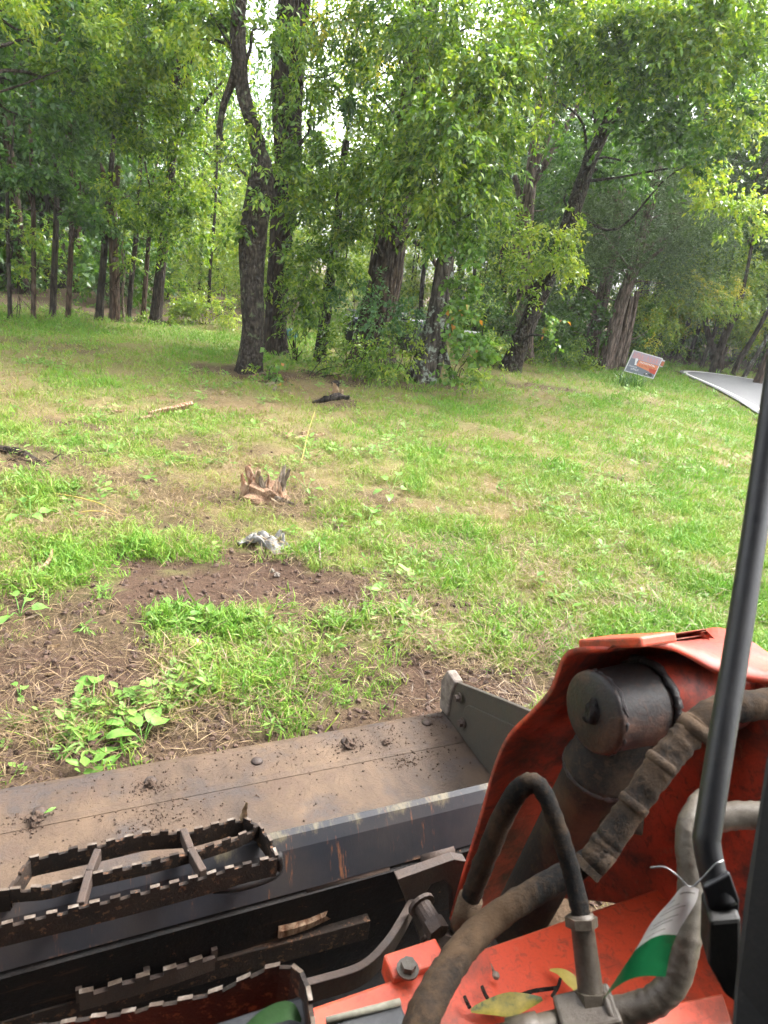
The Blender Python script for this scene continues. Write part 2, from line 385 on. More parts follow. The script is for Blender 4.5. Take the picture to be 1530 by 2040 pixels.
simple('dry_yellow', (.26, .19, .03), (.40, .31, .07), 30, .5, .2)
simple('teal_tarp', (.025, .10, .09), (.04, .14, .125), 8, .6, .2)
simple('atv_black', (.006, .006, .007), (.015, .015, .016), 30, .45, .1)
simple('atv_blue', (.008, .011, .03), (.014, .018, .045), 8, .4, .0)
simple('panel_white', (.22, .22, .215), (.32, .32, .31), 5, .5, .1)
simple('mushroom', (.62, .42, .16), (.75, .56, .28), 30, .7, .4)

# ------------------------------------------------------------------ ground, road
DIRT = []      # bare patches: centre, half axes, turn, strength
def dpatch(px, py, rx, ry, s=1.0, a=0.0):
    c = gp(px, py); k = 1.22 if c[1] < 5 else 1.0; DIRT.append((c[0], c[1], rx * k, ry * k, a, s))
dpatch(520, 1150, .62, .22, 1.0, .15); dpatch(330, 1195, .45, .20, 1.0, .2); dpatch(180, 1250, .35, .16, .9, .2); dpatch(660, 1135, .28, .12, .9)
dpatch(40, 1330, .38, .17, 1.0); dpatch(150, 1300, .22, .10, .8); dpatch(430, 1075, .35, .12, .75); dpatch(600, 1035, .30, .10, .55)
dpatch(990, 1375, .34, .15, 1.0, .3); dpatch(850, 1410, .30, .10, 1.0, .3); dpatch(700, 1440, .25, .10, .9, .3); dpatch(470, 1500, .30, .10, .85, .4); dpatch(330, 1470, .22, .09, .8, .3)
dpatch(760, 1360, .22, .09, .8); dpatch(160, 1560, .25, .09, .8, .4); dpatch(680, 1230, .22, .10, .6); dpatch(960, 1215, .40, .10, .55); dpatch(1290, 1215, .18, .08, .5)
dpatch(1090, 772, .85, .42, .85); dpatch(1250, 800, .5, .3, .45); dpatch(660, 805, .35, .25, .8); dpatch(150, 852, .30, .18, .8); dpatch(590, 870, .35, .2, .75)
dpatch(60, 915, .5, .3, .7); dpatch(530, 1005, .35, .2, .7); dpatch(310, 880, .6, .3, .5); dpatch(500, 745, .9, .5, .85); dpatch(720, 760, 1.0, .5, .8); dpatch(880, 770, .6, .35, .7)
dpatch(870, 890, .35, .2, .4); dpatch(380, 990, .4, .2, .4); dpatch(30, 1240, .35, .2, .85); dpatch(250, 1290, .3, .1, .7, .2); dpatch(560, 1465, .5, .1, .95, .42); dpatch(100, 1500, .3, .12, .8, .3); dpatch(930, 1330, .3, .12, .8, .2); dpatch(1060, 1340, .2, .1, .8); dpatch(620, 1380, .2, .08, .7, .2); dpatch(760, 1330, .35, .13, .8, .2); dpatch(420, 1480, .42, .09, .9, .4); dpatch(900, 1210, .45, .11, .7); dpatch(720, 1395, .35, .09, .85, .3); dpatch(60, 1420, .3, .12, .75); dpatch(660, 1240, .22, .12, .75); dpatch(820, 1100, .35, .12, .5); dpatch(1010, 1090, .3, .12, .45); dpatch(350, 1040, .4, .12, .6); dpatch(700, 1000, .5, .16, .45); dpatch(250, 960, .5, .2, .5); dpatch(450, 900, .6, .25, .45); dpatch(560, 1190, .5, .14, .9, .2); dpatch(90, 1290, .5, .16, .9, .3); dpatch(480, 1420, .25, .07, .6, .3); dpatch(880, 1370, .35, .10, .7, .3); dpatch(640, 1480, .35, .07, .9, .42); dpatch(250, 1560, .4, .08, .85, .42); dpatch(780, 1445, .45, .07, .95, .42); dpatch(60, 1480, .2, .1, .6); dpatch(560, 1320, .16, .07, .5); dpatch(1130, 1290, .2, .1, .5); dpatch(100, 690, .8, .5, .45)
def dirt_at(x, y):
    x = np.asarray(x, float); y = np.asarray(y, float)
    wx = x + (fbm(x * 3, y * 3, 5) - .5) * .7 + (fbm(x * 11, y * 11, 15, 3) - .5) * .35; wy = y + (fbm(x * 3, y * 3, 9) - .5) * .5 + (fbm(x * 11, y * 11, 19, 3) - .5) * .3
    r = np.zeros_like(x)
    for cx, cy, rx, ry, a, s in DIRT:
        dx, dy = wx - cx, wy - cy; ca, sa = math.cos(a), math.sin(a)
        q = ((dx * ca + dy * sa) / rx) ** 2 + ((-dx * sa + dy * ca) / ry) ** 2
        r = np.maximum(r, s * (1 - sstep(.55, 1.35, q)))
    uu_, vv_ = x * er[0] + y * er[1], x * em[0] + y * em[1]
    band = 1 - sstep(.14, .46, vv_ - 1.97 + (fbm(x * 4, y * 4, 57, 3) - .5) * .8)
    r = np.maximum(r, .95 * band * sstep(-.9, -.2, uu_ + 0.0 * x) * (1 - sstep(1.5, 1.9, uu_)))
    return np.clip(r, 0, 1)
def lush_at(x, y):
    x = np.asarray(x, float); y = np.asarray(y, float)
    g = .55 + .36 * sstep(0.2, 3.6, x - .14 * y + 1.2) - .03 + (fbm(x * .9, y * .9, 31) - .5) * 1.25 + (fbm(x * 3.2, y * 3.2, 77) - .5) * 1.0
    g += .16 * (1 - sstep(1.6, 3.2, np.hypot(x + .3, y - 2.6) * 1.3)) + .38 * sstep(9.0, 13, y) * sstep(.5, -2.5, x)
    return np.clip(g, 0, 1)
OUT = [(5.0, -20), (5.0, -6), (5.15, 2), (5.5, 7), (6.15, 11.4), (6.53, 13.4), (6.78, 15.2), (6.86, 16.5), (6.9, 17.3), (7.05, 17.85), (7.45, 18.25), (8.15, 18.4), (8.85, 18.15), (9.6, 17.7), (12, 16.8), (20, 15), (42, 11)]
INN = [(10.6, -20), (10.6, -6), (10.6, 2), (10.7, 5), (10.8, 8), (10.9, 9), (11.0, 9.8), (11.1, 10.3), (11.25, 10.7), (11.4, 10.9), (11.6, 11.0), (11.9, 11.05), (12.2, 11.0), (12.6, 10.9), (14, 10.5), (20, 9.2), (42, 5.2)]
OUTs = crom(OUT, 6); INNs = crom(INN, 6)
POLY = np.vstack([OUTs, INNs[::-1]])
def in_road(x, y, grow=0.0):
    x = np.asarray(x, float) + grow; y = np.asarray(y, float) - grow * .5
    c = np.zeros(x.shape, bool); n = len(POLY); j = n - 1
    for i in range(n):
        xi, yi = POLY[i]; xj, yj = POLY[j]
        if yi != yj:
            c ^= ((yi > y) != (yj > y)) & (x < (xj - xi) * (y - yi) / (yj - yi) + xi)
        j = i
    return c
def gz(x, y):
    x = np.asarray(x, float); y = np.asarray(y, float)
    k = 1 - sstep(3.6, 4.9, x)
    h = (fbm(x * 1.3, y * 1.3, 3) - .5) * .07 + (fbm(x * 5, y * 5, 4, 3) - .5) * .035
    d = dirt_at(x, y)
    h = h - .012 * d + d * (fbm(x * 12, y * 12, 12, 4) - .5) * .075
    mu_, mv_ = x * er[0] + y * er[1], x * em[0] + y * em[1]
    bk = (1 - sstep(2.0, 2.25, mv_)) * (1 - sstep(1.38, 1.6, np.abs(mu_)))       # pressed flat under the bucket
    far = sstep(16, 24, y)
    return h * k * (1 - bk) - .03 * bk + far * (fbm(x * .15, y * .15, 41) - .5) * .5 * (1 - sstep(3.5, 5, x)) - (1 - k) * .01
def ax(a, b, c, n, fine):
    t = np.linspace(-1, 1, n); g = np.sinh(t * fine) / math.sinh(fine)
    return np.where(g < 0, c + g * (c - a), c + g * (b - c))
gx = ax(-170, 170, .4, 300, 5.6); gy = ax(-60, 260, 4.0, 330, 5.0)
GX, GY = np.meshgrid(gx, gy); fx_, fy_ = GX.ravel(), GY.ravel()
V = np.stack([fx_, fy_, gz(fx_, fy_)], 1)
nx, ny = len(gx), len(gy)
ii = (np.arange(ny - 1)[:, None] * nx + np.arange(nx - 1)[None]).ravel()
me = bpy.data.meshes.new('ground'); Q = np.stack([ii, ii + 1, ii + nx + 1, ii + nx], 1).astype(np.int32)
me.vertices.add(len(V)); me.vertices.foreach_set('co', V.astype(np.float32).ravel())
me.loops.add(Q.size); me.loops.foreach_set('vertex_index', Q.ravel())
me.polygons.add(len(Q)); me.polygons.foreach_set('loop_start', np.arange(0, Q.size, 4, dtype=np.int32)); me.polygons.foreach_set('loop_total', np.full(len(Q), 4, np.int32))
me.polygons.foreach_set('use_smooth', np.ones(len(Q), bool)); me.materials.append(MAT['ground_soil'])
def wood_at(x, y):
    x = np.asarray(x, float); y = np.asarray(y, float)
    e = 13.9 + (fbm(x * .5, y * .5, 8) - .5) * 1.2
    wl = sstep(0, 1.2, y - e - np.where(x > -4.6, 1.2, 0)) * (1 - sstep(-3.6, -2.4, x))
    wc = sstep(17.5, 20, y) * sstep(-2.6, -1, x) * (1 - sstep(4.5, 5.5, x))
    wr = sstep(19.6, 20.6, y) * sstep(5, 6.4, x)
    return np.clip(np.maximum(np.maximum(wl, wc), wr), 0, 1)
edge = np.zeros(len(V))
rd = in_road(fx_, fy_, .22) & ~in_road(fx_, fy_)
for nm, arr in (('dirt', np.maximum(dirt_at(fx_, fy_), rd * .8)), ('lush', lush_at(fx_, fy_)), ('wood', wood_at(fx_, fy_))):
    at = me.attributes.new(nm, 'FLOAT', 'POINT'); at.data.foreach_set('value', np.asarray(arr, np.float32))
me.update(calc_edges=True)
g = link(bpy.data.objects.new('ground', me)); tag(g, 'rough mown grass and bare brown soil', None, kind='structure')
def ribbon(name, A, B, z, mat):
    n = len(A); V = [(a[0], a[1], z) for a in A] + [(b[0], b[1], z) for b in B]
    o = mesh(name, V, [(i, n + i, n + i + 1, i + 1) for i in range(n - 1)], MAT[mat]); o['kind'] = 'structure'; return o
r = ribbon('road', OUTs, INNs, .022, 'asphalt'); r['label'] = 'grey asphalt road bending away to the right'
lerp = lambda t: OUTs + (INNs - OUTs) * t
Lw = np.linalg.norm(INNs - OUTs, axis=1)[:, None]
o = ribbon('road_edge_line', OUTs + (INNs - OUTs) / Lw * .12, OUTs + (INNs - OUTs) / Lw * .24, .027, 'road_white'); o['label'] = 'white painted line along the road edge'
o = ribbon('road_edge_line', INNs - (INNs - OUTs) / Lw * .24, INNs - (INNs - OUTs) / Lw * .12, .027, 'road_white'); o['label'] = 'white painted line along the inner road edge'
o = ribbon('road_centre_line', lerp(.485), lerp(.515), .027, 'road_yellow'); o['label'] = 'faded yellow centre line of the road'

# ------------------------------------------------------------------ grass, straw, weeds, clods
RNG = np.random.default_rng(11)
def blade_proto(name, n, rad, h0, h1, w, bend, mat, seed, flat=0.0, one=False):
    r = np.random.default_rng(seed); V = []; F = []
    for i in range(n):
        a = r.uniform(0, 2 * PI); rr = rad * math.sqrt(r.uniform()); p = np.array([rr * math.cos(a), rr * math.sin(a), -.01])
        d = r.uniform(0, 2 * PI); od = np.array([math.cos(d), math.sin(d), 0]); L = r.uniform(h0, h1); bd = r.uniform(.25, 1.0) * bend
        if flat: up = np.array([0, 0, r.uniform(0, flat)]); p[2] = r.uniform(.002, .03)
        else: up = np.array([0, 0, 1.0])
        s = np.array([-od[1], od[0], 0]); tw = r.uniform(-.6, .6); s = s * math.cos(tw) + od * math.sin(tw)
        dr = _unit(up + od * (bd * .5 if not flat else 1.0)); m = p + dr * L * .55
        dr2 = _unit(up * (1 - .55 * min(bd, 1)) + od * (bd * 1.2 if not flat else 1.0) + np.array([0, 0, -.12 * (1 if flat else 0)])); t = m + dr2 * L * .45
        ww = w * r.uniform(.7, 1.3); b = len(V)
        if one:
            V += [p - s * ww * .5, p + s * ww * .5, t]; F += [(b, b + 1, b + 2)]
        elif flat:
            V += [p, m + s * ww * .5, t, m - s * ww * .5]; F += [(b, b + 1, b + 2, b + 3)]
        else:
            V += [p - s * ww * .4, p + s * ww * .4, m + s * ww * .5, m - s * ww * .5, t]
            F += [(b, b + 1, b + 2, b + 3), (b + 3, b + 2, b + 4)]
    me = bpy.data.meshes.new(name); me.from_pydata([tuple(v) for v in V], [], F); me.materials.append(MAT[mat]); return bpy.data.objects.new(name, me)
def weed_proto(name, nl, ll, lw, mat, seed, h=.05):
    r = np.random.default_rng(seed); V = []; F = []
    for i in range(nl):
        a = r.uniform(0, 2 * PI); od = np.array([math.cos(a), math.sin(a), 0]); s = np.array([-od[1], od[0], 0])
        b0 = np.array([r.normal() * .012, r.normal() * .012, r.uniform(.1, 1) * h]); L = ll * r.uniform(.6, 1.2); w = lw * r.uniform(.7, 1.2)
        el = r.uniform(-.1, .8); d = od * math.cos(el) + np.array([0, 0, math.sin(el)]); st = b0 + d * L * .35; dn = np.array([0, 0, -.25])
        b = len(V)
        V += [b0, st, st + d * L * .3 + s * w * .5 + [0, 0, .1 * w], st + d * L * .3 - s * w * .5 + [0, 0, .1 * w], st + d * L * .65 + dn * L * .2 + s * w * .42, st + d * L * .65 + dn * L * .2 - s * w * .42, st + d * L * .95 + dn * L * .5]
        F += [(b + 1, b + 2, b + 4, b + 6), (b + 1, b + 6, b + 5, b + 3)]
        V += [b0 + s * .0012, b0 - s * .0012, st]; F += [(b + 7, b + 8, b + 9)]
    me = bpy.data.meshes.new(name); me.from_pydata([tuple(v) for v in V], [], F); me.materials.append(MAT[mat]); return bpy.data.objects.new(name, me)
def clod_proto(name, seed, mat='clod'):
    r = np.random.default_rng(seed)
    import bmesh
    bm = bmesh.new(); bmesh.ops.create_icosphere(bm, subdivisions=1, radius=.5)
    for v in bm.verts: v.co *= r.uniform(.65, 1.2); v.co.z *= .7
    me = bpy.data.meshes.new(name); bm.to_mesh(me); bm.free(); me.materials.append(MAT[mat]); return bpy.data.objects.new(name, me)
def scatter(name, P, rot, scl, tint, protos, label, mat):
    c = bpy.data.collections.new(name + '_kinds')
    for p in protos: c.objects.link(p)
    me = bpy.data.meshes.new(name); n = len(P)
    me.vertices.add(n); me.vertices.foreach_set('co', np.asarray(P, np.float32).ravel())
    for nm, ty, arr in (('rot', 'FLOAT_VECTOR', rot), ('scl', 'FLOAT', scl), ('tint', 'FLOAT', tint)):
        at = me.attributes.new(nm, ty, 'POINT'); at.data.foreach_set('vector' if ty == 'FLOAT_VECTOR' else 'value', np.asarray(arr, np.float32).ravel())
    at = me.attributes.new('idx', 'INT', 'POINT'); at.data.foreach_set('value', RNG.integers(0, len(protos), n).astype(np.int32))
    me.materials.append(MAT[mat])
    o = link(bpy.data.objects.new(name, me)); tag(o, label, None, kind='stuff')
    t = bpy.data.node_groups.new(name + '_nodes', 'GeometryNodeTree')
    t.interface.new_socket('Geometry', in_out='INPUT', socket_type='NodeSocketGeometry'); t.interface.new_socket('Geometry', in_out='OUTPUT', socket_type='NodeSocketGeometry')
    gi = t.nodes.new('NodeGroupInput'); go = t.nodes.new('NodeGroupOutput'); ip = t.nodes.new('GeometryNodeInstanceOnPoints')
    ci = t.nodes.new('GeometryNodeCollectionInfo'); ci.inputs['Collection'].default_value = c; ci.inputs['Separate Children'].default_value = True; ci.inputs['Reset Children'].default_value = True
    def na(nm, ty):
        q = t.nodes.new('GeometryNodeInputNamedAttribute'); q.data_type = ty; q.inputs['Name'].default_value = nm; return q.outputs['Attribute']
    t.links.new(gi.outputs[0], ip.inputs['Points']); t.links.new(ci.outputs[0], ip.inputs['Instance']); ip.inputs['Pick Instance'].default_value = True
    t.links.new(na('idx', 'INT'), ip.inputs['Instance Index']); t.links.new(na('rot', 'FLOAT_VECTOR'), ip.inputs['Rotation']); t.links.new(na('scl', 'FLOAT'), ip.inputs['Scale'])
    rz = t.nodes.new('GeometryNodeRealizeInstances'); t.links.new(ip.outputs[0], rz.inputs[0]); t.links.new(rz.outputs[0], go.inputs[0])
    m = o.modifiers.new('scatter', 'NODES'); m.node_group = t
    return o
def wedge(n, r0, r1, half=58):
    r = r0 * (r1 / r0) ** RNG.uniform(size=n); a = np.radians(RNG.uniform(-half, half, n))
    return r * np.sin(a), r * np.cos(a), r
def under_machine(x, y, m=0.0):
    u, v = x * er[0] + y * er[1], x * em[0] + y * em[1]
    return (np.abs(u) < 1.36) & (v < 1.99 + m)
def eul(n, tilt): return np.stack([RNG.normal(0, tilt, n), RNG.normal(0, tilt, n), RNG.uniform(0, 2 * PI, n)], 1)

P_near = [blade_proto('tuft', 15, .065, .03, .075, .0046, 1.7, 'grass_blade', i) for i in range(4)] + [blade_proto('tuft', 12, .06, .05, .12, .0052, 1.7, 'grass_blade', 40 + i) for i in range(3)]
P_far = [blade_proto('tuft', 9, .09, .03, .075, .011, 1.0, 'grass_blade', 60 + i, one=True) for i in range(6)]
x, y, r = wedge(122000, 1.5, 26)
L = lush_at(x, y); D = dirt_at(x, y); Wd = wood_at(x, y)
cl = fbm(x * 4.5, y * 4.5, 61, 3)
keep = (RNG.uniform(size=len(x)) < np.clip(.16 + .9 * L + (cl - .5) * 1.6, .05, 1) * (1 - D) ** 1.6 * (1 - .93 * Wd)) & ~in_road(x, y, .12) & ~under_machine(x, y)
for nm, lab, sel, pr in (('grass', 'short mown grass near the bucket', r < 6.5, P_near), ('grass', 'short mown grass farther off, up to the trees', r >= 6.5, P_far)):
    k = keep & sel; a, b, rr, l_, c_ = x[k], y[k], r[k], L[k], cl[k]; n = len(a)
    scl = (.45 + .42 * l_ + .7 * (c_ - .4)) * RNG.uniform(.7, 1.3, n) * (.90 + .05 * rr)
    scatter(nm, np.stack([a, b, gz(a, b)], 1), eul(n, .38), scl, np.clip(.10 + .72 * l_ + (c_ - .5) * .5 + RNG.normal(0, .08, n), .02, .98), pr, lab, 'grass_blade')

protos = [blade_proto('straw_wisp', 13, .11, .03, .12, .0032, .3, 'straw', 80 + i, flat=.25) for i in range(5)]
x, y, r = wedge(64000, 1.5, 20)
L = lush_at(x, y); D = dirt_at(x, y); cl = fbm(x * 2.2, y * 2.2, 93, 4)
keep = (RNG.uniform(size=len(x)) < np.clip((1.0 - .95 * L) * .7 + (cl - .5) * 1.3 + 1.2 * D * (1 - D), .04, 1) * (1 - .8 * sstep(.55, .95, D)) * (1 - wood_at(x, y))) & ~in_road(x, y, .2) & ~under_machine(x, y)
x, y, r, D = x[keep], y[keep], r[keep], D[keep]; n = len(x)
scatter('dry_grass', np.stack([x, y, gz(x, y) + .004], 1), eul(n, .22), RNG.uniform(.6, 1.2, n) * (1 + .02 * r), np.clip(RNG.normal(.55, .22, n) - .25 * D, 0, 1), protos, 'cut dry grass lying over the ground', 'straw')

protos = [weed_proto('sprig', 10, .045, .022, 'weed_leaf', 120 + i) for i in range(5)] + [weed_proto('sprig', 14, .07, .016, 'weed_leaf', 130 + i, .07) for i in range(3)] + [weed_proto('sprig', 8, .075, .042, 'weed_leaf', 140 + i, .06) for i in range(3)]
x, y, r = wedge(34000, 1.5, 22)
cl = fbm(x * 1.4, y * 1.4, 201, 4); D = dirt_at(x, y)
nearl = np.maximum(1 - sstep(.6, 1.5, np.hypot((x + .75) / 1.3, (y - 2.6))), 1 - sstep(.5, 1.3, np.hypot((x + 2.6) / 1.2, (y - 4.6))))
keep = (RNG.uniform(size=len(x)) < np.clip((cl - .50) * 3.0 + .9 * nearl * (fbm(x * 4, y * 4, 211, 3) > .5), .03, 1) * (1 - D) ** 2) & ~in_road(x, y, .15) & ~under_machine(x, y) & (wood_at(x, y) < .5)
x, y, r = x[keep], y[keep], r[keep]; n = len(x)
scatter('weeds', np.stack([x, y, gz(x, y)], 1), eul(n, .15), RNG.uniform(.35, .75, n) * (1 + .035 * r), RNG.uniform(.0, .75, n), protos, 'low broadleaf weeds among the grass', 'weed_leaf')

protos = [clod_proto('clod_piece', i) for i in range(5)]
x, y, r = wedge(62000, 1.6, 16)
D = dirt_at(x, y); keep = (RNG.uniform(size=len(x)) < D ** 1.3) & ~under_machine(x, y)
x, y, r = x[keep], y[keep], r[keep]; n = len(x)
scatter('dirt_clods', np.stack([x, y, gz(x, y) + .001], 1), eul(n, .8), .006 + .034 * RNG.uniform(size=n) ** 5 + .0006 * r, RNG.uniform(size=n), protos, 'crumbs of brown soil on the bare patches', 'clod')

# ------------------------------------------------------------------ leaves and trees
def leaf_quads(r, P, D, L, n, ll, lw, side=.8, droop=.25, hang=.35, jit=.35, flatn=.55):
    """twigs from P along D (length L), n leaves each, as folded four-cornered leaves"""
    N = len(P); t = np.linspace(.12, 1, n)[None, :, None]
    L = np.asarray(L).reshape(-1, 1, 1)
    pos = P[:, None] + D[:, None] * L * t; pos[..., 2] -= (droop * L * t ** 2)[..., 0]
    perp = _unit(np.cross(D, np.array([0, 0, 1.0]) + r.normal(0, .5, (N, 3))))
    sg = np.where(np.arange(n) % 2 == 0, 1.0, -1.0)[None, :, None]; sg = np.repeat(sg, N, 0)
    sg[:, -1] = 0
    ld = _unit(D[:, None] * .55 + sg * perp[:, None] * side + np.array([0, 0, -hang]) + r.normal(0, jit, (N, n, 3)))
    nr = _unit(np.array([0, 0, 1.0]) + r.normal(0, flatn, (N, n, 3)))
    w = _unit(np.cross(ld, nr)); nn = np.cross(w, ld)
    l = ll * r.uniform(.65, 1.2, (N, n, 1)); ww = lw * r.uniform(.7, 1.2, (N, n, 1))
    mid = pos + ld * l * .42
    Q = np.stack([pos, mid + w * ww * .5 + nn * ww * .18, pos + ld * l - nn * l * .10, mid - w * ww * .5 + nn * ww * .18], 2)
    return Q.reshape(-1, 3)
KIND = {  # twig length, leaves per twig, leaf length, leaf width, twigs per square metre, material
    'ash':    (.24, 8, .095, .046, 165, 'ash_leaf'),
    'willow': (.24, 9, .100, .042, 165, 'ash_leaf'),
    'lime':   (.22, 8, .090, .045, 150, 'lime_leaf'),
    'yellow': (.26, 8, .080, .032, 110, 'yellow_leaf'),
    'oak':    (.22, 7, .105, .062, 110, 'oak_leaf'),
    'blue':   (.20, 7, .075, .042, 150, 'blue_leaf'),
    'ivy':    (.15, 5, .085, .075, 150, 'ivy_leaf'),
    'wood':   (.30, 8, .110, .060, 70, 'wood_leaf'),
    'cedar':  (.22, 16, .050, .015, 150, 'cedar_leaf'),
}
LEAFMATS = ['ash_leaf', 'lime_leaf', 'yellow_leaf', 'oak_leaf', 'blue_leaf', 'ivy_leaf', 'wood_leaf', 'cedar_leaf']
def blob(r, c, rad, kind, dens=1.0, clump=.24, tight=True):
    """leaves filling an uneven ellipsoid: clumps of twigs with gaps between"""
    tl, nl, ll, lw, per, mt = KIND[kind]
    rad = np.asarray(rad, float); area = PI * rad[0] * rad[2]
    if tight: clump = min(clump, .30 * min(rad[0], rad[2])); area *= 1.15
    N = max(12, int(area * per * dens * (1 + .35 * rad[1])))
    K = max(4, int(area * 9 * (1 + .5 * rad[1])))
    d = _unit(r.normal(size=(K, 3))); q = d * (r.uniform(size=(K, 1)) ** .42) * rad + c
    k = r.integers(0, K, N); sz = r.uniform(.5, 1.3, K)[k, None]
    P = q[k] + r.normal(size=(N, 3)) * clump * sz * np.array([1, 1, .7])
    o = P - c; o[:, 2] *= .4
    D = _unit(_unit(o) * .8 + r.normal(0, .6, (N, 3)) + np.array([0, 0, -.15]))
    if kind == 'cedar':
        D = _unit(_unit(o) + r.normal(0, .5, (N, 3)) + np.array([0, 0, .05]))
        Q = leaf_quads(r, P, D, tl * r.uniform(.6, 1.3, N), nl, ll, lw, .9, .1, .05, .5, 1.0)
    elif kind == 'willow':
        D = _unit(D + np.array([0, 0, -.25])); Q = leaf_quads(r, P, D, tl * r.uniform(.6, 1.3, N), nl, ll, lw, .75, .3, .45, .35, .7)
    else:
        Q = leaf_quads(r, P, D, tl * r.uniform(.6, 1.2, N), nl, ll, lw)
    return Q, np.full(len(Q) // 4, LEAFMATS.index(mt))
def leaf_object(name, parts, parent):
    V = np.concatenate([p[0] for p in parts]); I = np.concatenate([p[1] for p in parts])
    used = sorted(set(I.tolist())); rm = {u: i for i, u in enumerate(used)}
    me = qmesh(name, V, len(I), [MAT[LEAFMATS[u]] for u in used], np.array([rm[i] for i in I.tolist()]))
    return link(bpy.data.objects.new(name, me), parent)
def trunk_mesh(mb, pts, rad, r, n=16, rough=.07, flare=True, k=5):
    P = crom(pts, k); R = np.interp(np.linspace(0, 1, len(P)), np.linspace(0, 1, len(rad)), rad)
    s1, s2 = r.uniform(0, 6, 2); off = r.uniform(0, 50)
    if flare:
        h = P[:, 2] - P[0, 2]; R = R * (1 + .38 * np.exp(-h / (R[0] * 1.1)))
    ph = r.uniform(0, 6.28, 4)
    def warp(i, j, m, nn):
        th = 2 * PI * j / nn; h = P[i, 2] - P[0, 2]
        b = math.exp(-h / (R[0] * 2.0)) if flare else 0
        return 1 + rough * (math.sin(3 * th + ph[0] + .5 * i) * .5 + math.sin(5 * th + ph[1] - .3 * i) * .5 + float(vnoise(j * .9 + off, i * .55)) - .5) + b * .22 * math.sin(4 * th + ph[2])
    mb.tube(P, R, n, True, 0, warp)
    return P, R
def limb(mb, a, b, r0, r1, r, sag=.1, n=7):
    a = np.asarray(a, float); b = np.asarray(b, float); L = np.linalg.norm(b - a)
    m1 = a + (b - a) * .35 + r.normal(0, .06 * L, 3) + [0, 0, sag * L]; m2 = a + (b - a) * .7 + r.normal(0, .06 * L, 3) + [0, 0, sag * L * .7]
    P = crom([a, m1, m2, b], 4); mb.tube(P, np.linspace(r0, r1, len(P)), n)
    return P
def px_r(rpx, Y): return rpx * (Y * 1.02) / FPX
def tree(name, label, seed, path, barkm, blobs=(), extra=(), dead=(), lean_y=0.0, top=None, group=None, cat='tree', parts=()):
    """path: photographed (x, y, half width) of the trunk, first point on the ground; blobs: (x, y, distance, rx, ry, kind, density)"""
    r = np.random.default_rng(seed)
    b = gp(path[0][0], path[0][1]); Y0 = b[1]
    pts = [b - [0, 0, .12]]; rad = [px_r(path[0][2], Y0) * .9]
    for i, (x, y, w) in enumerate(path[1:]):
        pts.append(yp(x, y, Y0 + lean_y * (i + 1))); rad.append(px_r(w, Y0) * .9)
    base = np.array([b[0], b[1], float(gz(b[0], b[1]))]); root = empty(name, base)
    tag(root, label, cat, group)
    mb = MB(); P, R = trunk_mesh(mb, [p - base for p in pts], rad, r)
    tr = mb.build('trunk', MAT[barkm], root, True)
    BR = []
    for q in extra:                                         # limbs given by their own points
        Yb = Y0 + (q[0] if not isinstance(q[0], tuple) else 0); w = [t for t in q if isinstance(t, tuple)]
        pp = [yp(x, y, Yb) - base for x, y, _ in w]; rr = [px_r(a[2], Y0) for a in w]
        C_ = crom(pp, 5); BR.append(MB().tube(C_, np.interp(np.linspace(0, 1, len(C_)), np.linspace(0, 1, len(rr)), rr), 9))
    Ls = []
    for (x, y, Y, rx, ry, kind, dn) in blobs:
        c = yp(x, y, Y); mr = np.array([px_r(rx, Y), .5 * (px_r(rx, Y) + px_r(ry, Y)), px_r(ry, Y)])
        Ls.append(blob(r, c - base, mr, kind, dn))
        cc = c - base; k = int(np.argmin(np.linalg.norm(P - (cc - [0, 0, .5]), axis=1)))
        if np.linalg.norm(P[k] - cc) > R[k] * 2 and np.linalg.norm(P[k] - cc) < 3.5:
            m_ = MB(); limb(m_, P[k], cc, min(.03, R[k] * .5), .006, r); BR.append(m_)
    if top:
        for (dx, dy, h, a, hh, kind, dn) in top:            # the crown above the picture
            c = np.array([dx, dy, h]); Ls.append(blob(r, c, (a, a, hh), kind, dn, .5, False))
            m_ = MB(); limb(m_, P[-1], c, R[-1] * .6, .02, r); BR.append(m_)
    for (x0, y0, x1, y1) in dead:
        a = yp(x0, y0, Y0) - base; e = yp(x1, y1, Y0 + r.uniform(-.5, .3)) - base
        m_ = MB(); Q = limb(m_, a, e, .014, .004, r, -.05, 5); BR.append(m_)
        m_ = MB(); limb(m_, Q[6], Q[6] + r.normal(0, .25, 3), .007, .003, r, 0, 5); BR.append(m_)
    for m_ in BR: m_.build('branch', MAT[barkm], root, True)
    if Ls: leaf_object('crown', Ls, root)
    for nm, Lp in parts:
        leaf_object(nm, [blob(r, yp(x, y, Y) - base, (px_r(rx, Y), .5 * (px_r(rx, Y) + px_r(ry, Y)) * .6, px_r(ry, Y)), kind, dn, .12) for (x, y, Y, rx, ry, kind, dn) in Lp], root)
    return root
TOP = lambda k='wood', d=.35: [(0, .3, 7.5, 1.9, 1.6, k, d), (1.2, -.3, 6.4, 1.2, .9, k, d), (-1.1, .8, 6.8, 1.2, 1.0, k, d)]

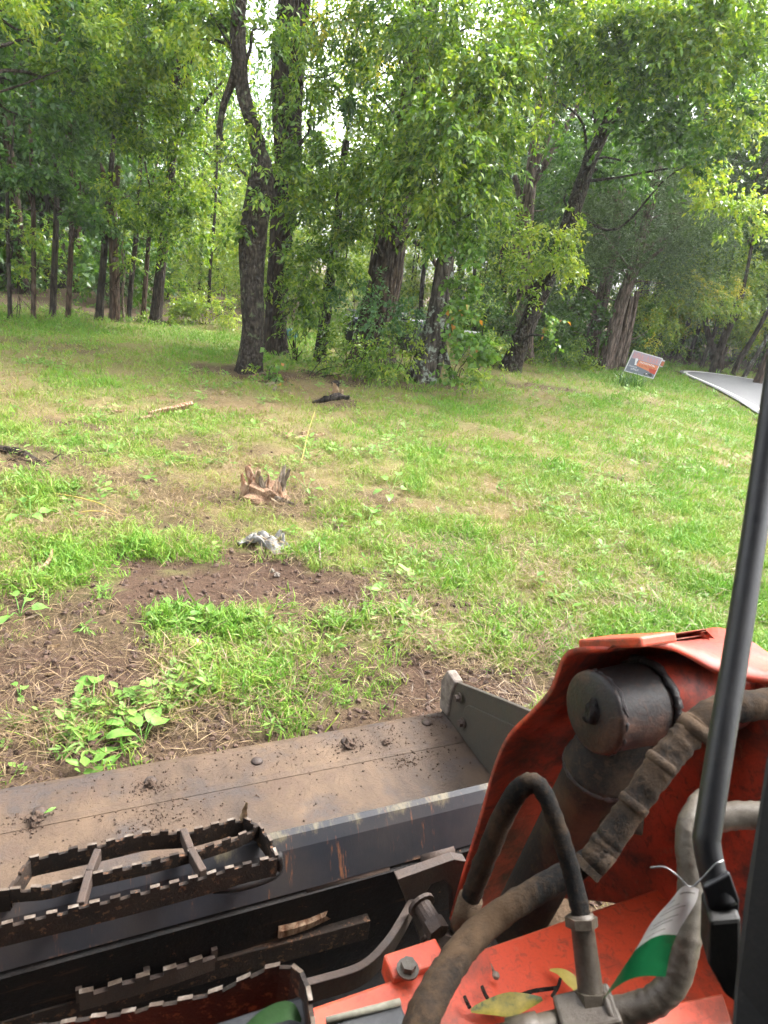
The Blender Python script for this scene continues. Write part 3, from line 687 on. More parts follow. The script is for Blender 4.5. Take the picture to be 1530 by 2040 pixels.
tree('bent_tree', 'bent grey-brown trunk forking at the open gap, nearest trunk of the centre clump', 1,
     [(494, 742, 26), (505, 650, 23), (502, 575, 24), (503, 480, 27.5), (517, 390, 27), (521, 330, 20), (512, 290, 14.5), (500, 240, 13.5), (485, 190, 13.5), (476, 110, 14), (474, 50, 14), (479, -40, 13.5), (486, -120, 13)],
     'bark_grey', [(520, 350, 9.6, 22, 40, 'ash', 1.0), (465, 310, 10.2, 30, 22, 'ash', .3), (430, 45, 9.8, 60, 45, 'ash', .9), (530, 60, 10.2, 30, 60, 'ash', .7), (520, 240, 9.7, 20, 25, 'ash', .8), (500, 455, 9.6, 20, 22, 'ash', .8), (385, 90, 10.5, 45, 35, 'lime', .5), (420, 20, 10, 50, 30, 'lime', .7)],
     [((470, 130, 7), (462, 165, 7), (447, 205, 6), (438, 255, 5), (443, 280, 3))], top=TOP('wood', .3))
tree('tall_tree', 'tall straight ridged trunk wrapped in leafy shoots, behind the bent trunk', 2,
     [(552, 705, 26), (549, 650, 24), (552, 575, 23), (560, 480, 23), (568, 380, 24.5), (572, 300, 26), (574, 160, 31), (585, 20, 30), (590, -80, 29)],
     'bark_brown', [(612, 300, 10.8, 38, 60, 'willow', 1.0), (600, 420, 10.8, 36, 60, 'willow', 1.0), (605, 530, 10.8, 40, 60, 'ash', 1.0), (590, 620, 10.9, 30, 50, 'ash', .8), (630, 590, 11, 30, 50, 'willow', .8), (600, 180, 10.6, 40, 60, 'willow', .7), (545, 560, 10.8, 14, 30, 'ash', .7),
      (655, 230, 11, 40, 45, 'oak', .6), (690, 130, 11.4, 45, 50, 'oak', .7), (560, 330, 10.7, 26, 40, 'willow', .7), (640, 60, 11, 60, 50, 'willow', .7), (670, 20, 11, 50, 40, 'yellow', .7), (575, 90, 10.6, 30, 40, 'willow', .6)], top=TOP('wood', .3))
tree('slender_tree', 'slender dark leaning trunk between the tall tree and the thick ridged one', 3,
     [(637, 722, 14), (645, 650, 12), (655, 570, 11), (665, 500, 9), (676, 400, 8), (690, 280, 7)],
     'bark_grey', [(668, 430, 11.2, 45, 60, 'willow', .8), (690, 500, 11.3, 50, 45, 'ash', .8), (650, 480, 11.2, 30, 40, 'willow', .7), (700, 360, 11.6, 45, 50, 'ash', .7)])
tree('thick_tree', 'thickest trunk of the clump, deeply ridged brown bark behind hanging leaves', 4,
     [(740, 722, 38), (750, 640, 36), (766, 560, 35), (777, 480, 34), (797, 380, 31), (815, 280, 28), (828, 180, 26), (838, 80, 25), (845, -60, 24)],
     'bark_ridged', [(800, 330, 10.8, 90, 75, 'willow', 1.0), (740, 385, 11, 55, 50, 'willow', .9), (715, 290, 11.8, 40, 60, 'willow', .5), (745, 130, 13.2, 55, 60, 'yellow', .8), (715, 50, 13.2, 55, 50, 'yellow', .6), (730, 200, 13.4, 40, 50, 'lime', .6), (860, 60, 10.4, 110, 80, 'willow', 1.0), (900, 180, 10.3, 100, 80, 'willow', 1.0),
      (790, 210, 13.4, 70, 60, 'oak', .8), (960, 60, 10.6, 80, 70, 'lime', .9), (735, 455, 10.9, 30, 30, 'ash', .6), (850, 440, 10.6, 36, 40, 'willow', .7), (780, 20, 10.8, 70, 50, 'willow', .8)],
     [((825, 480, 5), (850, 500, 5), (880, 545, 4), (900, 580, 3))], top=TOP('wood', .35))
tree('ivy_tree', 'lichen spotted trunk leaning right, climbed by ivy and pale vine stems', 5,
     [(838, 758, 27), (852, 700, 22), (868, 630, 20), (884, 540, 18), (898, 460, 16), (912, 370, 14), (925, 260, 12), (940, 150, 11)],
     'bark_lichen', [(880, 270, 9.8, 90, 70, 'willow', 1.0), (860, 360, 9.7, 75, 55, 'willow', 1.0), (950, 320, 9.9, 55, 75, 'willow', 1.0), (960, 200, 10, 70, 70, 'lime', .9), (850, 430, 9.8, 45, 40, 'willow', .8), (1000, 120, 10.2, 60, 90, 'willow', .9), (940, 420, 9.9, 40, 50, 'ash', .8)],
     [((905, 420, 6), (890, 480, 5), (900, 560, 4), (870, 640, 5), (885, 700, 6), (900, 755, 5)), ((868, 760, 7), (880, 700, 6), (893, 640, 4), (925, 590, 2))],
     parts=[('ivy', [(905, 470, 9.9, 26, 50, 'ivy', 1.1), (915, 560, 9.9, 24, 60, 'ivy', 1.2), (935, 620, 9.9, 30, 45, 'ivy', 1.0), (900, 640, 9.8, 16, 30, 'ivy', .8), (945, 690, 10, 28, 50, 'ivy', .9)])])
tree('arching_tree', 'twisted trunk arching far right over the verge beside the upright cedar', 6,
     [(1012, 738, 20), (1040, 675, 18), (1068, 605, 18), (1100, 535, 17), (1125, 470, 16), (1150, 395, 15), (1180, 310, 13), (1220, 230, 12), (1265, 185, 9), (1310, 172, 8), (1370, 175, 6)],
     'bark_grey', [(1090, 490, 12.2, 60, 42, 'lime', 1.0), (1130, 530, 12.2, 45, 40, 'lime', .9), (1060, 560, 12.3, 40, 36, 'lime', .7), (1170, 300, 14.6, 80, 55, 'oak', 1.0), (1290, 240, 11.6, 100, 60, 'oak', 1.0), (1240, 335, 14.4, 50, 40, 'oak', .9), (1120, 370, 14.6, 40, 36, 'oak', .7), (1390, 200, 11.5, 80, 70, 'oak', 1.0),
      (1330, 120, 11, 110, 70, 'ash', 1.0), (1200, 90, 11.4, 110, 75, 'ash', .9), (1080, 60, 11.4, 90, 70, 'ash', .9), (1060, 190, 11.8, 60, 70, 'ash', .9), (1450, 90, 11, 90, 80, 'ash', 1.0), (1480, 220, 11.2, 55, 70, 'lime', .8), (1440, 330, 12, 42, 90, 'lime', .9), (1455, 420, 12, 55, 40, 'lime', .9), (1500, 20, 10.6, 60, 50, 'lime', .8), (1340, 20, 11, 110, 50, 'ash', .9), (1180, 10, 11, 110, 50, 'ash', .9), (1110, 660, 12.4, 16, 30, 'ivy', .8), (1330, 320, 12, 60, 50, 'oak', .8)],
     [((1048, 590, 5), (1075, 555, 4), (1095, 530, 3)), ((1250, 190, 6), (1290, 250, 4), (1330, 300, 3))], top=[(1.5, .2, 6.6, 1.6, 1.2, 'wood', .35), (3.2, .4, 6.6, 1.4, 1.0, 'wood', .35)])
tree('upright_cedar', 'upright cedar trunk with forking bare top right behind the arching trunk', 7,
     [(1048, 722, 19), (1046, 640, 18), (1046, 550, 17), (1048, 450, 14), (1058, 350, 11), (1070, 250, 9), (1082, 150, 7)],
     'bark_cedar', [(1010, 600, 14.6, 50, 45, 'cedar', .8), (1090, 620, 14.8, 55, 50, 'cedar', .9), (1000, 660, 14.8, 40, 40, 'wood', .7), (1000, 430, 14.4, 45, 70, 'ash', .5), (1020, 520, 14.6, 35, 40, 'ash', .5)],
     [((1048, 440, 7), (1030, 370, 5), (1010, 300, 4), (1000, 240, 3)), ((1058, 370, 7), (1090, 320, 6), (1130, 250, 5), (1165, 180, 3)), ((1062, 340, 6), (1100, 250, 4), (1105, 160, 3)),
      ((1036, 400, 4), (1030, 450, 5), (1020, 500, 6), (1000, 560, 3)), ((1000, 560, 3), (998, 510, 4), (1012, 470, 4))],
     dead=[(1060, 420, 1120, 400), (1050, 500, 1000, 470), (1060, 460, 1140, 470)])
tree('twin_cedar', 'pale stringy-barked cedar with twin trunks just left of the yard sign', 8,
     [(1203, 734, 15), (1220, 670, 14.5), (1236, 612, 13), (1260, 540, 11.5), (1285, 450, 10), (1310, 340, 8), (1330, 220, 7)],
     'bark_cedar', [(1250, 430, 16, 110, 100, 'cedar', 1.0), (1330, 480, 16.2, 110, 90, 'cedar', 1.0), (1180, 470, 15.6, 80, 80, 'cedar', .9), (1330, 560, 16.6, 70, 40, 'cedar', .9), (1380, 420, 16.4, 60, 70, 'cedar', .7), (1260, 330, 16, 80, 60, 'cedar', .8), (1290, 660, 16.6, 12, 50, 'ivy', .9), (1285, 590, 16.8, 14, 30, 'lime', .6)],
     [((1222, 740, 9), (1236, 690, 8), (1248, 640, 7), (1258, 590, 6)), ((1238, 730, 7), (1248, 690, 6.5), (1258, 640, 6), (1270, 580, 5)), ((1250, 560, 6), (1290, 520, 4), (1340, 480, 2)), ((1270, 500, 6), (1330, 470, 4), (1380, 420, 2))],
     dead=[(1230, 600, 1160, 575), (1245, 540, 1170, 530), (1250, 500, 1330, 440)], top=[(1.2, .2, 7.6, 1.3, 1.6, 'cedar', .5)])
tree('split_cedar', 'grey split trunk with torn pale bark between the arching tree and twin cedar', 9,
     [(1176, 722, 14), (1184, 660, 15), (1200, 600, 13), (1216, 520, 11), (1232, 430, 9), (1246, 330, 7)],
     'bark_cedar', [(1150, 420, 16.8, 70, 80, 'cedar', .9), (1120, 540, 16.6, 60, 50, 'cedar', .8), (1220, 640, 16.8, 50, 40, 'wood', .7), (1140, 660, 16.6, 50, 40, 'wood', .8), (1110, 360, 16.8, 60, 60, 'cedar', .6)],
     dead=[(1205, 560, 1130, 520), (1212, 520, 1290, 470), (1190, 640, 1120, 630), (1225, 450, 1160, 430)])
tree('vine_cedar', 'short reddish cedar trunk draped in yellowing vine beside the yard sign', 10,
     [(1264, 700, 13), (1270, 650, 13), (1278, 600, 12), (1290, 530, 9), (1306, 440, 7)],
     'bark_red', [(1340, 560, 17.4, 80, 50, 'cedar', .9), (1390, 500, 17.6, 70, 60, 'cedar', .9), (1300, 610, 17, 18, 50, 'lime', 1.0), (1296, 660, 17, 12, 40, 'yellow', .8), (1340, 620, 18, 60, 40, 'lime', .8), (1400, 570, 18.4, 80, 36, 'yellow', .7), (1420, 610, 18.4, 60, 40, 'lime', .7)])
tree('pine_edge_tree', 'dark leaning trunk with leafy crown at the wood edge near the pale bush', 11,
     [(308, 645, 12), (316, 580, 11), (324, 500, 10), (334, 400, 9), (345, 290, 8), (350, 180, 8), (356, 60, 7), (362, -60, 6)],
     'bark_brown', [(330, 410, 13.2, 60, 40, 'ash', 1.0), (370, 350, 13, 50, 45, 'ash', .7), (300, 250, 12.8, 90, 60, 'ash', 1.0), (365, 230, 13, 45, 40, 'ash', .6), (330, 100, 12.4, 90, 60, 'lime', .9), (250, 60, 12, 90, 55, 'ash', .9), (385, 110, 12.8, 50, 40, 'ash', .5), (270, 380, 13.2, 50, 40, 'ash', .8), (360, 470, 13.4, 50, 40, 'ash', .8), (240, 160, 12.6, 70, 50, 'lime', .8), (390, 20, 12.2, 80, 40, 'ash', .8)],
     [((345, 290, 5), (375, 240, 4), (410, 200, 3), (445, 160, 2)), ((350, 200, 4), (385, 120, 3), (400, 60, 2))], top=TOP('wood', .3))
tree('broken_pine', 'reddish pine trunk snapped into a bare fork at the wood edge', 12,
     [(228, 640, 11), (228, 570, 10), (226, 500, 9), (224, 430, 9), (222, 390, 10), (232, 355, 7), (236, 330, 5)],
     'bark_red', [(235, 430, 13.4, 36, 16, 'lime', .7), (260, 520, 13.4, 30, 12, 'lime', .7)],
     [((222, 395, 6), (213, 372, 5), (206, 345, 4), (200, 325, 2)), ((212, 365, 3), (222, 345, 2), (228, 342, 1))],
     dead=[(226, 480, 250, 450), (226, 500, 245, 470), (224, 390, 265, 385), (228, 540, 205, 520), (228, 580, 206, 560)])
SMALL = [('grey_pine', 'smooth grey trunk leaning right beside the snapped red pine', 13, [(196, 636, 10), (202, 570, 9), (208, 500, 8), (214, 420, 7), (222, 330, 6), (232, 200, 5)], 'bark_wood', [(190, 440, 13.6, 60, 25, 'oak', .8)]),
         ('thin_pine', 'thin reddish trunk, first pine left of the leaning grey one', 14, [(134, 634, 7), (140, 540, 6.5), (143, 440, 5.5), (141, 330, 4.5), (140, 200, 4)], 'bark_red', [(150, 425, 12.8, 60, 26, 'oak', 1.0), (100, 385, 12.6, 60, 26, 'oak', 1.0)]),
         ('thin_pine', 'thin brown trunk under a blue-green leafy bough, second pine from the photo edge', 15, [(66, 636, 6.5), (67, 540, 6), (66, 420, 5.5), (62, 300, 4.5), (60, 180, 4)], 'bark_red', [(50, 355, 12.4, 70, 30, 'oak', 1.0), (20, 330, 12.2, 50, 30, 'oak', .9), (100, 300, 13, 60, 30, 'oak', .7)]),
         ('thin_pine', 'pale short trunk at the very edge of the photo below lime leaves', 16, [(20, 634, 6), (18, 560, 5), (16, 480, 4.5), (14, 380, 4)], 'bark_wood', [(25, 470, 12.4, 40, 18, 'lime', .9), (10, 520, 12.6, 36, 14, 'lime', .8)]),
         ('thin_pine', 'pale reddish thin trunk just left of the dark leaning edge tree', 17, [(284, 636, 6.5), (290, 560, 6), (296, 480, 5), (300, 380, 4)], 'bark_red', [(290, 440, 14, 40, 30, 'ash', .7)]),
         ('dark_pine', 'dark trunk standing between the snapped pine and pale thin trunk', 18, [(256, 632, 6.5), (262, 560, 6.5), (270, 480, 6), (278, 360, 5), (284, 220, 4)], 'bark_wood', [(200, 350, 14.6, 60, 50, 'cedar', .8)]),
         ('dark_pine', 'dark stout trunk deep between the two thin reddish pines', 19, [(104, 630, 8), (108, 540, 8), (112, 440, 7), (114, 320, 6), (116, 180, 5)], 'bark_wood', [(110, 260, 15, 80, 60, 'cedar', .9), (170, 250, 15, 70, 60, 'cedar', .8)]),
         ('crooked_sapling', 'crooked pale sapling right beside the snapped red pine', 20, [(247, 640, 3.2), (244, 590, 3), (248, 540, 2.6), (242, 500, 2.2), (250, 450, 1.6)], 'dead_wood', [])]
for nm, lab, sd_, path, bk, bl in SMALL:
    path = [(a_, b_, w_ * .82) for a_, b_, w_ in path]
    tree(nm, lab, sd_, path, bk, bl, dead=[(path[1][0], path[1][1], path[1][0] + (18 if sd_ % 2 else -18), path[1][1] - 14), (path[2][0], path[2][1], path[2][0] + (-26 if sd_ % 2 else 26), path[2][1] - 8)],
         top=[(0, .2, 6.5, 1.5, 1.2, 'wood', .35), (.6, .9, 4.9, 1.2, .7, 'wood', .4)] if nm != 'crooked_sapling' else None)
tree('overhanging_tree', 'leafy limbs reaching in from beyond the photo edge, top corner over the pines', 21,
     [(-130, 690, 30), (-120, 500, 28), (-110, 300, 26), (-100, 100, 24), (-95, -60, 22)], 'bark_brown',
     [(60, 60, 10.5, 90, 50, 'oak', .9), (130, 130, 11, 80, 45, 'ash', .9), (30, 170, 10.8, 70, 50, 'oak', .9), (80, 240, 11.2, 90, 40, 'oak', .9), (160, 30, 10.8, 90, 40, 'lime', .8), (20, 10, 10, 80, 40, 'lime', .7), (180, 200, 12, 60, 40, 'ash', .8)],
     [((-105, 260, 4), (-40, 200, 2.5), (40, 170, 1.6), (120, 140, .8))], top=TOP('wood', .3))
# roadside trees beyond the bend
for k, (nm, lab, path, bk, bl, ex, dd) in enumerate([
    ('lichen_tree', 'pale lichen-covered trunk leaning over the bend, above the yard sign', [(1275, 696, 7), (1296, 655, 7), (1316, 612, 6), (1345, 560, 5), (1390, 500, 4)], 'bark_lichen', [(1360, 600, 20, 50, 30, 'lime', 1.0), (1420, 560, 20, 60, 36, 'lime', 1.0), (1380, 540, 20, 50, 36, 'lime', .8), (1470, 520, 19.6, 60, 45, 'lime', .9), (1440, 470, 19.6, 50, 40, 'ash', .8)], [], []),
    ('lichen_tree', 'second lichen trunk, nearer the road tip, splitting low', [(1302, 698, 7), (1316, 670, 7), (1334, 640, 6), (1362, 605, 5), (1400, 560, 4)], 'bark_lichen', [(1450, 610, 20, 60, 34, 'lime', 1.0), (1400, 640, 20.4, 50, 24, 'yellow', .6), (1500, 580, 19.8, 50, 40, 'lime', 1.0), (1490, 650, 20, 40, 30, 'lime', .9)], [((1310, 685, 4), (1340, 655, 4), (1368, 615, 3))], []),
    ('forked_tree', 'dark forked trunk with torn pale wood beyond the road', [(1424, 742, 11), (1430, 712, 11), (1440, 680, 8), (1456, 640, 8), (1480, 580, 6)], 'bark_brown', [(1480, 560, 22, 60, 40, 'wood', .8), (1500, 640, 21.5, 40, 36, 'yellow', .7)], [((1428, 715, 7), (1418, 690, 6), (1408, 655, 5), (1398, 600, 4)), ((1446, 690, 6), (1438, 715, 5), (1434, 742, 5))], []),
    ('leaning_pine', 'thin dark leaning trunk, first one right of the forked tree beyond the road', [(1460, 746, 6), (1476, 712, 6), (1496, 680, 5), (1530, 620, 4)], 'bark_wood', [(1520, 560, 22, 50, 50, 'wood', .8)], [], [(1478, 708, 1490, 690)]),
    ('edge_pine', 'reddish trunk cut by the photo edge beyond the road', [(1508, 764, 9), (1524, 725, 9), (1548, 670, 8), (1580, 580, 7)], 'bark_red', [(1540, 500, 22, 60, 60, 'cedar', .8)], [], []),
    ('thin_roadside_tree', 'thin dark trunk beyond the road, left of the forked tree', [(1395, 733, 5), (1408, 700, 4.5), (1424, 660, 4), (1440, 600, 3.5)], 'bark_wood', [(1440, 520, 23, 60, 50, 'wood', .8)], [], [(1404, 706, 1420, 695)]),
    ('thin_roadside_tree', 'slim trunk in shade behind the tip of the road', [(1347, 716, 4.5), (1356, 690, 4.2), (1368, 655, 4), (1382, 600, 3.5)], 'bark_wood', [(1380, 540, 23, 60, 50, 'wood', .8)], [], []),
    ('thin_roadside_tree', 'slim dark trunk between the road tip and the forked tree', [(1368, 722, 4.5), (1380, 690, 4.2), (1392, 655, 4), (1408, 600, 3.5)], 'bark_wood', [(1410, 470, 23, 70, 60, 'wood', .8)], [], []),
    ('thin_roadside_tree', 'pale thin leaning trunk low between the leaning pine and reddish edge trunk', [(1480, 752, 5), (1496, 725, 5), (1512, 700, 4), (1536, 660, 3.5)], 'bark_lichen', [(1530, 640, 23, 40, 30, 'wood', .8)], [], [])]):
    tree(nm, lab, 60 + k, path, bk, bl, ex, dd, top=[(.8, .2, 7.0, 1.6, 1.4, 'wood', .4)])

# trees of the wood behind: a few kinds, copied
def proto_tree(kind, seed, h, base_crown, spread, r0, n_blobs, leaf, dens, scale_leaf=1.0):
    r = np.random.default_rng(seed); root = empty(kind, (0, 0, 0))
    mb = MB(); lean = r.normal(0, .25, 2)
    pts = [np.array([0, 0, -.15])] + [np.array([lean[0] * t + r.normal(0, .05), lean[1] * t + r.normal(0, .05), h * t]) for t in (.15, .35, .6, .85, 1.0)]
    P, R = trunk_mesh(mb, pts, [r0, r0 * .9, r0 * .8, r0 * .62, r0 * .4, r0 * .15], r, 9, .05, True, 3)
    mb.build('trunk', MAT['bark_wood' if kind != 'wood_cedar' else 'bark_red'], root, True)
    lm = MB(); Ls = []
    for i in range(n_blobs):
        z = base_crown + (h - base_crown) * (i + .5) / n_blobs; f = 1 - .55 * ((z - base_crown) / (h - base_crown + .01))
        a = r.uniform(0, 2 * PI); d = spread * f * r.uniform(.2, .85)
        c = np.array([math.cos(a) * d, math.sin(a) * d, z + r.normal(0, .3)]); k = int(np.argmin(np.abs(P[:, 2] - (z - .6))))
        limb(lm, P[k], c, max(.015, R[k] * .4), .008, r, .1, 5)
        q = blob(r, c, (spread * f * .62, spread * f * .62, spread * f * .36), leaf, dens, .42, False)
        Ls.append(q)
    if kind == 'wood_cedar':
        for i in range(14):
            z = r.uniform(.8, base_crown + 1); a = r.uniform(0, 2 * PI); k = int(np.argmin(np.abs(P[:, 2] - z)))
            limb(lm, P[k], P[k] + np.array([math.cos(a), math.sin(a), .2]) * r.uniform(.4, 1.1), .012, .004, r, 0, 4)
    lm.build('branches', MAT['bark_wood'], root, True)['kind'] = 'stuff'
    leaf_object('crown', Ls, root)
    return root
def copy_tree(root, loc, rz, sc):
    c = root.copy(); COL.objects.link(c); c.location = loc; c.rotation_euler = (0, 0, rz); c.scale = (sc, sc, sc)
    for ch in root.children:
        d = ch.copy(); COL.objects.link(d); d.parent = c
    return c
KIND['wood'] = (.5, 9, .17, .095, 26, 'wood_leaf')
KIND['cedar'] = (.45, 16, .11, .035, 34, 'cedar_leaf')
KIND['ash'] = (.5, 9, .15, .07, 26, 'ash_leaf')
KIND['lime'] = (.5, 9, .15, .075, 26, 'lime_leaf')
GRP = {'wood_tree': ('dark leafy tree standing back in the shaded wood', 'leafy wood trees'),
       'wood_cedar': ('bare-stemmed cedar standing back in the shaded wood', 'wood cedars'),
       'bright_tree': ('bright green leafy tree in the far background', 'bright far trees'),
       'airy_tree': ('thin-crowned light green tree with sky showing through', 'thin-crowned trees'),
       'understory_bush': ('low dark leafy bush on the shaded wood floor', 'wood floor bushes')}
PT = [proto_tree('wood_tree', 201, 11, 3.2, 2.6, .13, 12, 'wood', 1.0), proto_tree('wood_tree', 202, 9.5, 2.4, 2.3, .10, 11, 'wood', 1.0)]
PC = [proto_tree('wood_cedar', 203, 10, 3.6, 1.6, .10, 11, 'cedar', 1.0)]
PB = [proto_tree('bright_tree', 204, 7.5, 1.0, 2.2, .09, 11, 'lime', 1.0)]
PS = [proto_tree('airy_tree', 214, 9.0, 2.0, 2.2, .07, 12, 'ash', .5), proto_tree('airy_tree', 215, 8.5, 1.4, 2.0, .06, 12, 'lime', .45)]
PU = [proto_tree('understory_bush', 205, 1.7, .25, 1.1, .03, 6, 'wood', 1.3), proto_tree('understory_bush', 206, 2.6, .3, 1.0, .03, 6, 'ash', .9)]
rr = np.random.default_rng(77)
spots = []
for (x0, x1, y0, y1, n, ps) in [(-16, -5.2, 16.5, 22, 13, PT + PC + PC), (-24, -6.5, 22, 36, 16, PT + PC), (-19, -9, 11, 16.5, 5, PT + PC),
                               (6.5, 17, 21.5, 27, 12, PT + PC + PC), (5, 26, 27, 40, 14, PT + PC), (12.5, 22, 18.5, 22, 5, PT + PC), (3.2, 6.5, 19.5, 26, 5, PT + PC + PT), (.3, 4.5, 26, 36, 4, PT), (-20, -6.5, 26, 34, 10, PT), (-12, -6, 19, 24, 5, PC + PT)]:
    for i in range(n):
        for _ in range(20):
            px, py = rr.uniform(x0, x1), rr.uniform(y0, y1)
            if all(math.hypot(px - a, py - b) > 1.3 for a, b, *_ in spots) and not (-.36 * py - 2.0 < px < -.01 * py + 1.6) and not in_road(np.array([px]), np.array([py]), .8)[0]: break
        spots.append((px, py, ps[rr.integers(len(ps))], rr.uniform(.8, 1.25)))
for (x0, x1, y0, y1, n, lo, hi) in [(-9.5, -3.4, 20, 32, 14, .3, .55), (-3, .5, 24, 38, 7, .3, .5), (-22, 12, 46, 62, 18, .5, .8), (7, 20, 20.5, 24, 3, .45, .8)]:
    for i in range(n): spots.append((rr.uniform(x0, x1), rr.uniform(y0, y1), PB[0], rr.uniform(lo, hi)))
for (x0, x1, y0, y1, n) in [(-13, -4.8, 15.2, 20, 22), (-20, -5.5, 20, 32, 34), (6, 24, 24, 34, 26), (4.6, 16, 20.6, 25, 16), (1.5, 5.2, 17.6, 20, 7), (-1.5, 2, 18, 24, 4)]:
    for i in range(n): spots.append((rr.uniform(x0, x1), rr.uniform(y0, y1), PU[rr.integers(2)], rr.uniform(.6, 1.05)))
spots = [q_ for q_ in spots if not (q_[2] in PU and -.35 * q_[1] < q_[0] < -.12 * q_[1])]
for (px, py, sc, k) in ((-7.4, 25, 1.0, 1), (-3.4, 22.5, .9, 1), (-2.2, 19.5, .95, 0), (-1.0, 23, 1.05, 1), (-4.2, 29, 1.2, 0), (-7.6, 28, 1.2, 1), (-2.4, 31, 1.25, 1), (.4, 20.5, 1.0, 0), (1.9, 22.5, 1.1, 1), (3.2, 24.5, 1.2, 0), (-5.6, 19.8, .8, 1)): spots.append((px, py, PS[k], sc))
spots += [(-9.5, 33, PT[0], 1.0), (-8.4, 39, PT[1], 1.05), (-11.2, 36, PT[0], 1.1), (-7.4, 44, PT[1], 1.0), (-12.6, 32, PC[0], 1.1)]
usedp = set()
for (px, py, p, sc) in spots:
    if in_road(np.array([px]), np.array([py]), .6)[0]: continue
    loc = (px, py, float(gz(px, py)))
    if p.name not in usedp:
        usedp.add(p.name); o = p; o.location = loc; o.rotation_euler = (0, 0, rr.uniform(0, 6)); o.scale = (sc,) * 3
    else: o = copy_tree(p, loc, rr.uniform(0, 6.28), sc)
    l_, g_ = GRP[p.name.split('.')[0]]; ar = 'behind the thin pines' if px < -3.2 else ('behind the trunk clump' if px < 4.6 else 'beyond the cedars and the road'); l_ = l_ + ', ' + ar; g_ = g_ + ' ' + ar; tag(o, l_, 'bush' if 'bush' in l_ else 'tree', g_)

# ------------------------------------------------------------------ the loader whose bucket and arm fill the foreground
TL = empty('track_loader', (0, 0, 0), TH)
tag(TL, 'orange and black tracked loader with muddy bucket and hydraulic arm, seen from its cab', 'loader')
rm = np.random.default_rng(5)
# --- bucket
UL, UR = -.86, 1.30
prof_in = [(1.93, .036), (1.62, .036), (1.36, .038), (1.24, .052), (1.165, .09), (1.125, .16), (1.11, .28), (1.105, .40), (1.10, .494)]
prof_out = [(1.086, .494), (1.090, .40), (1.094, .28), (1.108, .15), (1.15, .078), (1.23, .036), (1.36, .022), (1.93, .022)]
bk = MB().prism(prof_in + prof_out, UL, UR).build('bucket', MAT['bucket_dust'], TL)
MB().prism([(1.955, .030), (1.955, .036), (1.93, .045), (1.785, .045), (1.765, .038), (1.765, .0365), (1.93, .0365), (1.935, .02)], UL + .004, UR - .004).build('cutting_edge', MAT['bucket_dust'], bk)
side = [(1.962, .012), (1.955, .14), (1.91, .212), (1.62, .335), (1.44, .408), (1.20, .505), (1.07, .512), (1.07, .10), (1.18, .012)]
bevel(MB().prism(side, UR, UR + .018).build('side_plate', MAT['side_steel'], bk), .003)
MB().prism(side, UL - .018, UL).build('side_plate', MAT['side_steel'], bk)
sp2 = [(1.80, .05), (1.80, .17), (1.78, .195), (1.44, .335), (1.14, .44), (1.14, .12), (1.22, .055)]
bevel(MB().prism(sp2, UR - .008, UR - .0005).build('wear_plate', MAT['side_steel'], bk), .003)
tipm = MB().slab([(UR - .012, 1.965, .05), (UR - .012, 1.985, .17), (UR - .012, 1.955, .235), (UR - .012, 1.885, .225), (UR - .012, 1.90, .16), (UR - .012, 1.90, .055)], (.042, 0, 0))
bevel(tipm.build('side_cutter', MAT['stone'], bk), .008)
for (x_, y_) in ((915, 1390), (922, 1440)):
    c = mu(x_, y_, UR - .012); m_ = MB(); hexbolt(m_, c, (-1, 0, 0), .014, .020); m_.build('bolt', MAT['rusty_steel'], bk)
for (x_, y_) in ((78, 1618), (300, 1557), (512, 1517), (690, 1478), (850, 1440)):
    c = mz(x_, y_, .045); m_ = MB(); m_.tube([c, c + [0, 0, .007], c + [0, 0, .011]], [.021, .018, .006], 12); m_.build('bolt', MAT['rusty_steel'], bk, True)
# caked soil on the bucket floor
def lump(name, c, r, seed, mat, flat=.5, parent=None, sub=3, tgt=None):
    import bmesh
    q = np.random.default_rng(seed); bm = bmesh.new(); bmesh.ops.create_icosphere(bm, subdivisions=sub, radius=1.0); ph = q.uniform(0, 6, 6)
    for v in bm.verts:
        x_, y_, z_ = v.co; k = 1 + .22 * math.sin(3 * x_ + ph[0]) * math.sin(4 * y_ + ph[1]) + .16 * math.sin(7 * z_ + ph[2] + 5 * x_) + q.uniform(-.14, .14)
        v.co *= k
    me = bpy.data.meshes.new(name); bm.to_mesh(me); bm.free(); me.materials.append(MAT[mat])
    o = link(bpy.data.objects.new(name, me), parent); o.location = c; r = np.ones(3) * r if np.isscalar(r) else r; o.scale = (r[0], r[1], r[2] if not np.isscalar(r) and len(r) > 2 else r[0] * flat); o.rotation_euler = (0, 0, q.uniform(0, 6))
    return o
cv = []; 
for (x_, y_, s_, n_) in ((60, 1630, .035, 60), (300, 1570, .05, 80), (310, 1625, .06, 70), (695, 1480, .03, 70), (770, 1470, .09, 110), (810, 1510, .03, 60), (560, 1500, .12, 60), (880, 1425, .06, 120), (850, 1500, .08, 50), (150, 1600, .15, 60), (440, 1540, .15, 60), (910, 1420, .03, 60), (600, 1560, .25, 60), (200, 1660, .2, 40)):
    c = mz(x_, y_, .055)
    for i in range(n_ * 3): cv.append(np.array([c[0] + rm.normal(0, s_), c[1] + rm.normal(0, s_ * .7), .055 if c[1] > 1.765 else .038]))
cv = np.array(cv); cv = cv[(cv[:, 1] < 1.94) & (cv[:, 0] < UR - .02) & (cv[:, 1] > 1.4)]; cv[:, 2] = np.where(cv[:, 1] > 1.785, .046, .0375)
cm = MB()
